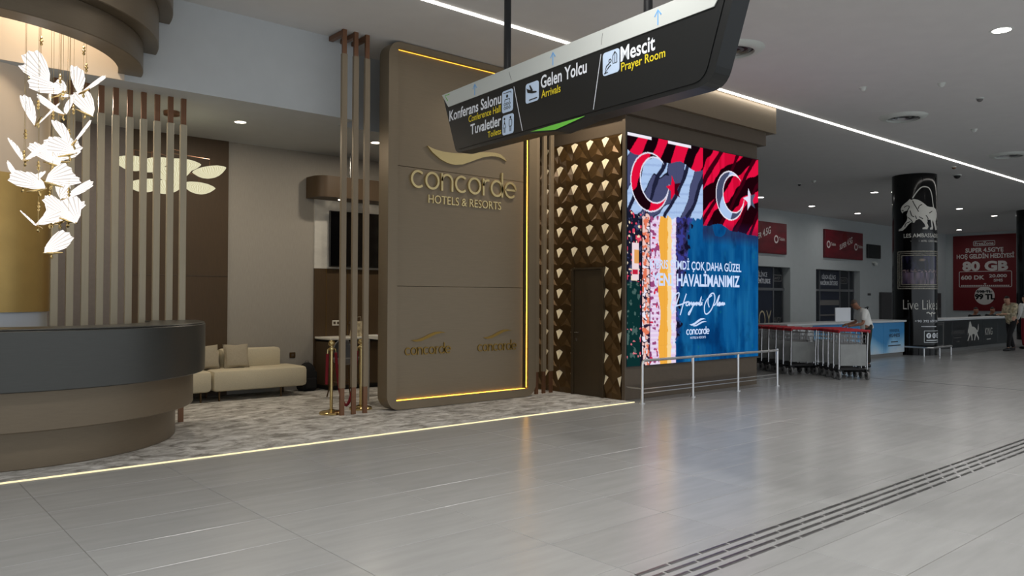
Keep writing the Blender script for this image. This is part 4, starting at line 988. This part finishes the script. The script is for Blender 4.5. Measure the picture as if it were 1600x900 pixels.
# ---------------------------------------------------------------- counters at the back
def blue_mat():
    m = bpy.data.materials.new('sea and sky advert'); m.use_nodes = True; nt = m.node_tree; N = nt.nodes; L = nt.links; b = N['Principled BSDF']; b.inputs['Roughness'].default_value = .35
    tc = N.new('ShaderNodeTexCoord'); n1 = N.new('ShaderNodeTexNoise'); n1.inputs['Scale'].default_value = .8; n1.inputs['Detail'].default_value = 3; n1.inputs['Distortion'].default_value = .4
    se = N.new('ShaderNodeSeparateXYZ'); ad = N.new('ShaderNodeMath'); ad.operation = 'MULTIPLY_ADD'; ad.inputs[1].default_value = .75
    cr = N.new('ShaderNodeValToRGB'); e = cr.color_ramp.elements; e[0].position = .62; e[0].color = rgb(206, 224, 238); e[1].position = 1.0; e[1].color = rgb(54, 140, 200); k = e.new(.84); k.color = rgb(140, 196, 232)
    L.new(tc.outputs['Object'], n1.inputs['Vector']); L.new(tc.outputs['Object'], se.inputs[0]); L.new(se.outputs['Z'], ad.inputs[0]); L.new(n1.outputs[0], ad.inputs[2]); L.new(ad.outputs[0], cr.inputs[0]); L.new(cr.outputs[0], b.inputs['Base Color'])
    return m
M['blue_ad'] = blue_mat()
K1 = thing('service_counter', 'long counter with sky blue advert front behind the trolleys', 'counter', (19.2, 9.5, 0))
m = MB(); m.box(16.13, 22.30, 9.26, 9.9, .1, .93); m.build('counter_body', M['counter_white'], K1)
m = MB(); m.box(16.15, 22.28, 9.28, 9.88, 0, .1); m.build('plinth', M['plinth'], K1)
m = MB(); m.cbox(16.08, 22.34, 9.2, 9.95, .93, .98, .008); m.build('countertop', M['counter_white'], K1)
pe = [16.13, 17.3, 18.55, 19.8, 21.0, 22.30]
for i, (a, b) in enumerate(zip(pe[:-1], pe[1:])):
    m = MB(); m.cbox(a + .006, b - .006, 9.245, 9.262, .11, .925, .003); m.build('advert_panel', M['counter_white'] if i == 0 else M['blue_ad'], K1)
mp = plane_y(9.245)
m = MB(); m.text('YOUR ROYAL', mp, 21.35, 21.98, .66, .085, .0, .003); m.text('HIGHNESS', mp, 21.33, 22.0, .53, .09, .02, .003); m.stroke([(21.45, .40), (21.88, .40)], .03, mp); m.stroke([(21.28, .30), (22.05, .30)], .03, mp); m.build('print', M['navy'], K1)
m = MB(); m.flat([(16.3, .5), (16.55, .9), (16.8, .6), (17.0, .9), (17.2, .5)], mp, .003); m.build('print', M['chair'], K1); m = MB(); m.flat([(16.4, .2), (16.6, .45), (16.9, .3), (17.1, .12), (16.4, .12)], mp, .003); m.build('print', M['chair'], K1)
wht = thing('paper_sheet', 'white board standing on the blue counter beside the man in white', 'board', (19.4, 9.6, .98))
m = MB(); m.box(19.0, 19.62, 9.55, 9.57, .98, 1.33); m.build('board_sheet', M['txt_white'], wht); m = MB(); m.box(19.62, 19.8, 9.55, 9.6, .98, 1.33); m.build('board_side', M['txt_white'], wht)
K2 = thing('casino_counter', 'dark counter with pale lion emblem right of the column', 'counter', (27.2, 9.3, 0))
m = MB(); m.box(23.9, 30.5, 9.06, 9.7, .1, .93); m.build('counter_body', M['counter_black'], K2)
m = MB(); m.box(23.9, 30.5, 9.08, 9.68, 0, .1); m.build('plinth', M['plinth'], K2)
m = MB(); m.cbox(23.86, 30.55, 9.0, 9.75, .93, .98, .008); m.build('countertop', M['counter_white'], K2)
pe = [23.9, 25.15, 26.4, 27.7, 29.0, 30.5]
for a, b in zip(pe[:-1], pe[1:]):
    m = MB(); m.cbox(a + .005, b - .005, 9.045, 9.062, .11, .925, .003); m.build('advert_panel', M['counter_black'], K2)
mp = plane_y(9.045)
LQ = [(0, .3), (.03, .55), (.1, .72), (.16, .95), (.24, 1), (.32, .85), (.38, .72), (.55, .7), (.72, .62), (.84, .5), (.88, .55), (.92, .8), (.97, .85), (.98, .6), (.92, .42), (.84, .42), (.9, .25), (1, .12), (.98, 0), (.92, 0), (.9, .12), (.76, .28), (.68, .12), (.64, 0), (.56, 0), (.6, .15), (.62, .3), (.5, .34), (.4, .3), (.42, .12), (.44, 0), (.34, 0), (.33, .15), (.28, .3), (.18, .2), (.08, .05), (.05, 0), (-.02, 0), (.02, .08), (.12, .28), (.1, .4), (.06, .42)]
m = MB(); m.flat([(26.35 + p[0] * .95, .28 + p[1] * .6) for p in LQ], mp, .003); m.build('lion_emblem', M['lion'], K2)
m = MB(); m.text('KING', mp, 27.85, 28.5, .42, .22, 0, .003); m.build('print', M['lion'], K2); m = MB(); m.stroke([(28.0, .28), (28.35, .28)], .025, mp); m.build('print', M['lion'], K2)
m = MB(); m.text('LES AMBASSADEURS', mp, 25.05, 26.1, .52, .1, 0, .003); m.build('print', M['chair'], K2)
for q_ in ([(25.3, .4), (25.85, .4)], [(25.45, .28), (25.7, .28)]): m = MB(); m.stroke(q_, .018, mp); m.build('print_rule', M['chair'], K2)
for d_ in (0, .06):
    m = MB(); m.stroke([(23.95 + d_, .16 + d_), (24.5 - d_, .16 + d_), (24.5 - d_, .88 - d_), (23.95 + d_, .88 - d_)], .03, mp, closed=True); m.build('print', M['chair'], K2)

# ---------------------------------------------------------------- glazed entrances and wall adverts
def entrance(n, x0, x1, label, mull, brand):
    t = thing('window_%d' % n, label, None, ((x0 + x1) / 2, 16.8, 0)); t['kind'] = 'structure'
    m = MB(); m.box(x0, x1, 16.84, 16.9, 0, 2.81); m.build('backing', M['black'], t)
    for i, (a, b) in enumerate(zip(mull[:-1], mull[1:])):
        m = MB(); m.box(a + .03, b - .03, 16.80, 16.83, .02, 1.88); m.build('pane', M['dark_glass'] if i != 1 else M['navy'], t)
        m = MB(); m.box(a + .03, b - .03, 16.80, 16.83, 1.98, 2.78); m.build('transom_pane', M['navy'] if i == 1 else M['dark_glass'], t)
    for a in mull: m = MB(); m.box(a - .03, a + .03, 16.76, 16.84, 0, 2.81); m.build('mullion', M['alu'], t)
    m = MB(); m.box(x0, x1, 16.75, 16.84, 1.88, 1.98); m.build('transom', M['alu'], t)
    mp = plane_y(16.80); a, b = mull[1], mull[2]
    m = MB(); w = b - a; m.text('KİRADA BİLİNCE', mp, a + w * .14, b - w * .18, 2.42, .17, .005, .004); m.build('print', M['txt_white'], t); m = MB(); m.text('MAKSİMUM LİMİTLERDE', mp, a + w * .06, b - w * .08, 2.16, .17, .005, .004); m.build('print', M['txt_white'], t)
    for (aa, bb) in ((mull[2], mull[3]),):
        c = (aa + bb) / 2; m = MB(); m.stroke(rrect(c - .36, c + .3, 2.26, 2.5, .04), .03, mp, closed=True); m.build('print_frame', M['chair'], t); m = MB(); m.text('SAVOY', mp, c - .26, c + .2, 2.32, .12, .01, .004); m.build('print', M['chair'], t); m = MB(); m.stroke([(c - .4, .52), (c + .3, .52)], .03, mp); m.build('print_rule', M['chair'], t); m = MB(); m.text('SAVOY', mp, c - .35, c + .28, .60, .22, 0, .004); m.build('print', M['chair'], t)
    if brand:
        m = MB(); m.text('SAVOY', mp, a + .05, b - .1, .32, .78, -.015, .005); m.build('brand_print', mat('pale gold print', rgb(196, 184, 150), .5), t)
    return t
entrance(1, 25.6, 29.07, 'glazed entrance beside the video wall with pale gold lettering', [25.63, 26.0, 28.25, 28.98], True)
E2 = entrance(2, 31.13, 35.1, 'glazed entrance behind the man in white', [31.16, 31.95, 33.75, 34.6, 35.07], False)
m = MB(); m.box(32.0, 33.7, 16.78, 16.80, 1.28, 1.5); m.box(32.0, 33.7, 16.77, 16.80, .82, .88); m.build('inner_shelf', M['chair'], E2)
def wall_ad(label, x0, x1, z0, z1, mirrored):
    t = thing('wall_advert', label, 'billboard', ((x0 + x1) / 2, 16.45, z0), 0, 'red wall adverts')
    m = MB(); m.cbox(x0, x1, 16.40, 16.5, z0, z1, .01); m.build('box_frame', M['ad_red'], t)
    m = MB(); m.box(x0 + .04, x1 - .04, 16.39, 16.40, z0 + .04, z1 - .04); m.build('face', M['ad_red'], t)
    mp = plane_y(16.39); w = x1 - x0; h = z1 - z0
    m = MB(); k = .45; m.text('SUPER', lambda a, b, n=0: mp(a, b + (a - x0 - w * .38) * .3, n), x0 + w * .36, x0 + w * .54, z0 + h * .33, h * .17, .02, .004); m.build('print', M['poster_white'], t); m = MB(); m.text('4.5G', lambda a, b, n=0: mp(a, b + (a - x0 - w * .38) * .3, n), x0 + w * .56, x0 + w * .70, z0 + h * .33, h * .22, .02, .004); m.build('print', M['poster_white'], t)
    for c in ((.08, .80) if mirrored else (.80,)):
        cx_ = x0 + w * c; m = MB(); m.stroke(circle(cx_, z0 + h * .47, .13, 20), .06, mp, closed=True); m.build('logo_ring', M['poster_white'], t); m = MB(); m.text('Telsim', mp, cx_ + .2, cx_ + .62, z0 + h * .44, .13, .01, .004); m.build('print', M['poster_white'], t)
    m = MB(); m.flat(circle(x0 + w * .5, z0 + h * .78, .22, 20), mp, .003); m.build('dark_blob', M['poster_red'], t)
wall_ad('red wall advert cut off by the video wall', 24.6, 28.63, 3.31, 4.53, False)
wall_ad('red wall advert above the second glazed entrance', 31.72, 35.18, 3.31, 4.53, True)
m = MB(); m.box(31.78, 31.9, 16.36, 16.42, 4.54, 4.58)
ws = thing('wall_monitor', 'small black monitor on the wall beside the red advert', 'monitor', (36.3, 16.45, 3.44))
m = MB(); m.cbox(35.7, 37.0, 16.40, 16.48, 3.44, 4.08, .01); m.build('housing', M['black'], ws); m = MB(); m.box(35.73, 36.97, 16.395, 16.40, 3.47, 4.05); m.build('screen', M['blackgloss'], ws); m = MB(); m.box(36.2, 36.5, 16.48, 16.5, 3.6, 3.9); m.build('bracket', M['black'], ws)
wc_ = thing('wall_camera', 'small white wall camera under the black monitor', 'camera', (36.5, 16.4, 3.2))
m = MB(); m.cbox(36.25, 36.6, 16.42, 16.5, 3.22, 3.3, .01); m.build('bracket', M['sign_white'], wc_); m = MB(); m.cyl(36.45, 16.38, 3.12, 3.24, .08, 14); m.build('dome', M['sign_white'], wc_, smooth=True)
sg = thing('wall_plate', 'tiny dark wall plate right of the second entrance', 'plate', (36.0, 16.49, 1.75))
m = MB(); m.cbox(35.85, 36.0, 16.48, 16.5, 1.72, 1.82, .005); m.build('plate_cover', M['partition'], sg); m = MB(); m.cbox(36.03, 36.16, 16.48, 16.5, 1.72, 1.82, .005); m.build('plate_cover', M['partition'], sg)
DP = thing('grey_partition', 'dark grey double doors behind the lion column', 'doors', (40.5, 16.4, 0))
for a in (37.0, 38.75, 40.5, 42.25):
    m = MB(); m.cbox(a + .01, a + 1.74, 16.36, 16.49, .005, 1.88, .006); dd = m.build('door_leaf', M['partition'], DP); m = MB(); m.box(a + 1.5, a + 1.54, 16.33, 16.36, .8, 1.1); m.build('door_pull', M['alu'], dd)

# crimson poster on the end wall
PO = thing('crimson_poster', 'large crimson phone offer poster on the end wall', 'poster', (44.95, 14.6, .97))
m = MB(); m.box(44.94, 45.0, 13.11, 16.12, .97, 4.91); m.build('poster_board', M['poster_red'], PO)
m = MB(); m.box(44.93, 44.999, 13.04, 13.11, .93, 4.95); m.build('edge_trim', M['sign_white'], PO)
mp = plane_x(44.94); Y0, Y1 = -16.12, -13.11; PW = Y1 - Y0; PH = 3.94
pxy = lambda fx, fz: (Y0 + PW * fx, .97 + PH * (1 - fz))
def ptxt(m, s, f0, f1, fb, cap, bold=.02): m.text(s, mp, Y0 + PW * f0, Y0 + PW * f1, .97 + PH * (1 - fb), cap, bold, .004)
m = MB(); m.stroke(rrect(Y0 + PW * .33, Y0 + PW * .66, .97 + PH * .86, .97 + PH * .92, .05), .03, mp, closed=True); ptxt(m, 'FreeZone', .35, .64, .13, .15, .03)
ptxt(m, "SUPER 4.5G'YE", .20, .79, .225, .21, .03); ptxt(m, 'HOŞ GELDİN HEDİYESİ', .06, .95, .305, .21, .03); ptxt(m, '80 GB', .15, .86, .465, .44, .05)
m.stroke(rrect(Y0 + PW * .10, Y0 + PW * .91, .97 + PH * .315, .97 + PH * .52, .06), .03, mp, closed=True)
ptxt(m, '600 DK', .13, .50, .585, .20, .03); ptxt(m, '20.000', .57, .84, .56, .15, .03); ptxt(m, 'SMS', .64, .78, .615, .13, .03); ptxt(m, '+', .485, .53, .66, .12, .03)
for i in range(26): m.stroke([pxy(.13 + .029 * i, .668), pxy(.13 + .029 * i + .02, .668)], .07, mp)
m.flat(circle(Y0 + PW * .50, .97 + PH * .20, .47, 36), mp, .004); m.build('print', M['poster_white'], PO)
mp2 = plane_x(44.935); m = MB(); m.text('598 TL', mp2, Y0 + PW * .38, Y0 + PW * .61, .97 + PH * .235, .15, .03, .004); m.stroke([(Y0 + PW * .37, 1.965), (Y0 + PW * .62, 1.985)], .025, mp2, .001, .006); m.text('99 TL', mp2, Y0 + PW * .35, Y0 + PW * .66, .97 + PH * .155, .25, .05, .004); m.build('price_print', M['blackgloss'], PO)

# ---------------------------------------------------------------- luggage trolleys
def make_trolley():
    t = thing('luggage_trolley', 'x', 'trolley', (0, 0, 0), 0, 'nested luggage trolleys')
    for s in (-1, 1):
        m = MB(); m.tube([(s * .27, 0, .12), (s * .27, .0, .5), (s * .275, -.03, .93)], .014, 8); m.build('post', M['chrome'], t, smooth=True)
        m = MB(); m.tube([(s * .27, 0, .16), (s * .22, .4, .14), (s * .10, .86, .13)], .018, 6); m.build('side_rail', M['rubber'], t)
        w = MB(); w.tube([(s * .27 - .017, 0, .084), (s * .27 + .017, 0, .084)], .083, 18); wh = w.build('wheel', M['greyrubber'], t, smooth=True)
        w = MB(); w.tube([(s * .27 - .02, 0, .084), (s * .27 + .02, 0, .084)], .03, 10); w.build('wheel_hub', M['black'], wh)
        m = MB(); m.box(s * .27 - .03, s * .27 + .03, -.03, .05, .14, .2); m.build('caster_fork', M['black'], t)
    w = MB(); w.tube([(-.02, .82, .06), (.02, .82, .06)], .06, 16); w.build('wheel', M['greyrubber'], t, smooth=True)
    m = MB(); m.cbox(-.31, .31, -.075, -.025, .925, .965, .012); m.build('handle', M['red_paint'], t)
    for s in (-1, 1): m = MB(); m.cbox(s * .29 - .02, s * .29 + .02, -.06, .20, .90, .955, .01); m.build('handle_arm', M['red_paint'], t)
    m = MB(); m.cbox(-.25, .25, -.012, .0, .27, .68, .003); m.build('advert_panel', M['adpanel'], t)
    m = MB()
    for i in range(11): x = -.25 + .05 * i; m.tube([(x, .015, .86), (x, .015, .7), (x, .16, .7), (x, .18, .86)], .0035, 5)
    for z in (.7, .78, .86): m.tube([(-.26, .012, z), (.26, .012, z), (.26, .17, z), (-.26, .17, z)], .004, 5, closed=True)
    m.build('wire_basket', M['wire'], t)
    m = MB(); m.cbox(-.24, .24, .02, .09, .18, .22, .01); m.tube([(-.18, .05, .16), (0, .5, .12), (.18, .05, .16)], .02, 6); m.box(-.1, .1, .70, .86, .115, .15); m.build('platform', M['rubber'], t)
    for s in (-1, 1): m = MB(); m.tube([(s * .25, .02, .24), (s * .25, .02, .68)], .01, 6); m.build('panel_clip', M['chrome'], t)
    return t
tr0 = make_trolley(); ORG.pop(tr0.name, None)
TA = R(-40.8); n = 0
def wpos(d, l): p = fw * d + rt * l; return (p.x, p.y, 0)
for row, (d0, l0, sd, sl, cnt) in enumerate(((15.0, 6.55, .27, .005, 6), (15.9, 5.93, .28, -.06, 7))):
    for i in range(cnt):
        o = tr0 if n == 0 else copy_tree(tr0); n += 1
        o.location = wpos(d0 + sd * i, l0 + sl * i); o.rotation_euler = (0, 0, TA + (R(10) if row else 0))
        where = 'right row nearest the man in white' if row == 0 else 'left row beside the video wall'
        o['label'] = ('foremost red handled luggage trolley of the %s' % where) if i == 0 else ('%s red handled luggage trolley nested in the %s' % (ORD[i], where))
        o['group'] = 'luggage trolleys'

# ---------------------------------------------------------------- people
def skin(name, chains, material, parent, sub=1, root=0):
    idx = {}; V = []; Rr = []; E = []; roots = []
    for ch in chains:
        prev = None
        for p in ch:
            k = tuple(round(c, 4) for c in p[:3])
            if k not in idx: idx[k] = len(V); V.append(k); Rr.append(p[3])
            if prev is not None and prev != idx[k] and (prev, idx[k]) not in E: E.append((prev, idx[k]))
            prev = idx[k]
    par = list(range(len(V)))
    def find(a):
        while par[a] != a: a = par[a]
        return a
    for a, b in E: par[find(a)] = find(b)
    me = bpy.data.meshes.new('tmp'); me.from_pydata(V, E, []); o = bpy.data.objects.new('tmp', me)
    COL.objects.link(o)
    o.modifiers.new('s', 'SKIN')
    if not me.skin_vertices: raise RuntimeError('no skin layer')
    seen = set()
    for i, sv in enumerate(me.skin_vertices[0].data):
        sv.radius = (Rr[i], Rr[i]); f_ = find(i); sv.use_root = f_ not in seen; seen.add(f_)
    ss = o.modifiers.new('d', 'SUBSURF'); ss.levels = sub; ss.render_levels = sub
    dg = bpy.context.evaluated_depsgraph_get()
    mm = bpy.data.meshes.new_from_object(o.evaluated_get(dg), depsgraph=dg); mm.name = name
    bpy.data.objects.remove(o); bpy.data.meshes.remove(me)
    mm.materials.clear(); mm.materials.append(material); mm.polygons.foreach_set('use_smooth', [True] * len(mm.polygons))
    r = bpy.data.objects.new(name, mm); COL.objects.link(r); r.parent = parent; return r
def lerp(a, b, t): return tuple(a[i] + (b[i] - a[i]) * t for i in range(3))
def person(label, loc, rotz, J, top, bottom, hair, skinm, long_sleeve=False, sleeve=.55, hair_len=0, group=None):
    """local frame: +Y is where the person faces, +X the right hand side; J holds joints"""
    t = thing('person', label, 'person', loc, rotz, group); ORG.pop(t.name, None)
    hip, chest, neck, head = J['hip'], J['chest'], J['neck'], J['head']
    up = (Vector(head) - Vector(neck)).normalized(); fwd = Vector(J.get('look', (0, 1, 0))).normalized(); side = fwd.cross(up).normalized()
    H = Vector(head); ch = [[(*hip, .13), (*lerp(hip, chest, .45), .12), (*chest, .135), (*lerp(chest, neck, .7), .075), (*neck, .052), (*(H - up * .085 + fwd * .02), .062), (*H, .086), (*(H + up * .075 - fwd * .01), .07)]]
    nose = H + fwd * .085 - up * .02; ch.append([(*H, .086), (*nose, .016)])
    for s in (-1, 1): ch.append([(*H, .086), (*(H + side * s * .088 - up * .01), .018)])
    fing = []
    for s in ('l', 'r'):
        sh, el, wr = J['sh_' + s], J['el_' + s], J['wr_' + s]
        d = (Vector(wr) - Vector(el)).normalized(); palm = Vector(wr) + d * .075
        ch.append([(*chest, .135), (*sh, .058), (*lerp(sh, el, .5), .046), (*el, .038), (*lerp(el, wr, .4), .036), (*wr, .026), (*(Vector(wr) + d * .035), .034), (*palm, .034)])
        ax = d.cross(Vector((0, 0, 1))); ax = ax.normalized() if ax.length > .1 else Vector((1, 0, 0)); nd = ax.cross(d).normalized()
        for q_, ln in ((-.028, .068), (-.010, .08), (.009, .075), (.026, .06)):
            b0 = palm - d * .01 + ax * q_; b1 = b0 + d * ln * .55 - nd * .008; b2 = b1 + d * ln * .35 - nd * ln * .35
            fing.append([(*b0, .010), (*b1, .0095), (*b2, .008)])
        b0 = Vector(wr) + d * .03 + ax * (.03 if s == 'l' else -.03); b1 = b0 + d * .03 + ax * (.03 if s == 'l' else -.03); b2 = b1 + d * .035 - nd * .01
        fing.append([(*b0, .012), (*b1, .011), (*b2, .009)])
        hp, kn, an = J['hp_' + s], J['kn_' + s], J['an_' + s]
        ch.append([(*hip, .13), (*hp, .085), (*lerp(hp, kn, .5), .072), (*kn, .052), (*lerp(kn, an, .35), .052), (*an, .036)])
    body = skin('body', ch + fing, skinm, t)
    tch = [[(*lerp(hip, chest, -.38), .15), (*lerp(hip, chest, -.05), .162), (*lerp(hip, chest, .45), .15), (*chest, .16), (*lerp(chest, neck, .62), .09)]]
    for s in ('l', 'r'):
        sh, el, wr = J['sh_' + s], J['el_' + s], J['wr_' + s]
        tch.append([(*chest, .16), (*sh, .08), (*lerp(sh, el, .55), .066)] + ([(*el, .055), (*lerp(el, wr, .9), .043)] if long_sleeve else [(*lerp(sh, el, sleeve + .25), .062)]))
    skin('upper_clothing', tch, top, t)
    bch = []
    for s in ('l', 'r'):
        hp, kn, an = J['hp_' + s], J['kn_' + s], J['an_' + s]
        bch.append([(*lerp(hip, chest, .3), .14), (*hip, .148), (*hp, .10), (*lerp(hp, kn, .5), .086), (*kn, .068), (*lerp(kn, an, .5), .062), (*lerp(kn, an, .97), .056)])
    skin('trousers', bch, bottom, t)
    for s in ('l', 'r'):
        an = Vector(J['an_' + s]); f = Vector(J.get('toe_' + s, (0, 1, 0))).normalized(); zz = J.get('ground', 0)
        a = an - f * .05; b = an + f * .19
        skin('shoe', [[(a.x, a.y, zz + .048, .046), (an.x + f.x * .05, an.y + f.y * .05, zz + .05, .05), (b.x - f.x * .05, b.y - f.y * .05, zz + .038, .042), (b.x, b.y, zz + .03, .03)]], M['black'], t)
    hc = [[(*(H - up * .0 - fwd * .04), .08), (*(H + up * .06 - fwd * .02), .082), (*(H + up * .085 + fwd * .02), .06)]]
    if hair_len: hc.append([(*(H - up * .0 - fwd * .04), .08), (*(H - up * .12 - fwd * .07), .08), (*(H - up * hair_len - fwd * .085), .05)])
    skin('hair', hc, hair, t)
    for s in (-1, 1):
        m = MB(); c = H + fwd * .082 + side * s * .032 + up * .008; bm = bmesh.new(); bmesh.ops.create_icosphere(bm, subdivisions=1, radius=.011, matrix=Matrix.Translation(c)); m.bm(bm); m.build('eye', M['black'], t)
    m = MB(); c = H + fwd * .078 - up * .062; m.tube([c - side * .024, c + fwd * .006, c + side * .024], .006, 6); m.build('mouth', M['dark_red'], t)
    return t
def stand(lean=0, bend=0): 
    return dict(hip=(0, 0, .93), chest=(0, .02 + lean, 1.28), neck=(0, .04 + lean * 1.3, 1.47), head=(0, .07 + lean * 1.5, 1.60),
                sh_l=(-.19, .02 + lean, 1.39), sh_r=(.19, .02 + lean, 1.39), el_l=(-.25, .0, 1.12), el_r=(.25, .0, 1.12), wr_l=(-.24, .12, .90), wr_r=(.24, .12, .90),
                hp_l=(-.09, 0, .88), hp_r=(.09, 0, .88), kn_l=(-.10, .03, .49), kn_r=(.10, .03, .49), an_l=(-.10, 0, .085), an_r=(.10, 0, .085))
# man in white leaning over the trolleys
J = stand(); J.update(chest=(0, .10, 1.20), neck=(0, .19, 1.35), head=(0, .27, 1.425), look=(0, .85, -.5), sh_l=(-.19, .13, 1.28), sh_r=(.19, .13, 1.28), el_l=(-.24, .19, 1.0), el_r=(.24, .14, 1.02), wr_l=(-.16, .42, .95), wr_r=(.16, .38, .97))
wm_ = person('man in white shirt and dark trousers bending over the trolleys', (17.66, 8.15, 0), R(49.2), J, M['shirt'], M['dark_trouser'], M['hair_grey'], M['skin'])
skin('bag_strap', [[(-.12, .02, 1.38, .012), (.0, .0, 1.28, .012), (.13, -.04, 1.10, .012)], [(-.12, .02, 1.38, .012), (-.1, .2, 1.3, .012)]], M['black_cloth'], wm_)
# person in patterned jacket at the dark counter
J = stand(); J.update(chest=(0, .06, 1.26), neck=(0, .10, 1.44), head=(0, .16, 1.55), look=(0, .9, -.4), el_l=(-.24, .12, 1.1), el_r=(.25, .06, 1.08), wr_l=(-.14, .36, 1.12), wr_r=(.16, .30, 1.10), kn_l=(-.1, .16, .50), an_l=(-.1, .22, .085), kn_r=(.1, -.04, .49), an_r=(.1, -.18, .085))
cp = person('person in beige patterned jacket and black trousers standing at the dark counter', (27.0, 8.05, 0), R(62), J, M['camo'], M['black_cloth'], M['hair_dark'], M['skin_light'], True)
J = stand(); J.update(look=(0, 1, 0))
person('person in white top and dark red trousers at the right picture edge', (28.45, 8.05, 0), R(-30), J, M['shirt'], M['dark_red'], M['hair_dark'], M['skin_light'], True, hair_len=.28)
def seated(): 
    return dict(hip=(0, 0, .50), chest=(0, .06, .86), neck=(0, .09, 1.05), head=(0, .13, 1.17), sh_l=(-.19, .06, .97), sh_r=(.19, .06, .97), el_l=(-.24, .14, .72), el_r=(.24, .14, .72), wr_l=(-.15, .36, .74), wr_r=(.15, .36, .74),
                hp_l=(-.09, .04, .47), hp_r=(.09, .04, .47), kn_l=(-.10, .44, .46), kn_r=(.10, .44, .46), an_l=(-.10, .42, .085), an_r=(.10, .42, .085))
def stool(label, x, y):
    t = thing('office_stool', label, 'stool', (x, y, 0), 0, 'stools behind the dark counter')
    m = MB(); m.cyl(x, y, .30, .36, .2, 20); m.build('seat', M['black'], t, smooth=True)
    m = MB(); m.cyl(x, y, .02, .30, .03, 12); m.build('stem', M['chrome'], t)
    m = MB(); m.cyl(x, y, 0, .025, .24, 20); m.build('foot_plate', M['chrome'], t)
for i, (x, y, lab, sl) in enumerate(((30.7, 10.35, 'dark clothed person seated behind the counter below the price circle', 'stool under the seated person below the price circle'), (32.2, 10.3, 'second dark clothed person seated right of the one below the price circle', 'stool under the person near the counter end'))):
    J = seated(); person(lab, (x, y, 0), R(150), J, M['black_cloth'], M['black_cloth'], M['hair_dark'], M['skin'], True, group='people behind the dark counter'); stool(sl, x, y)
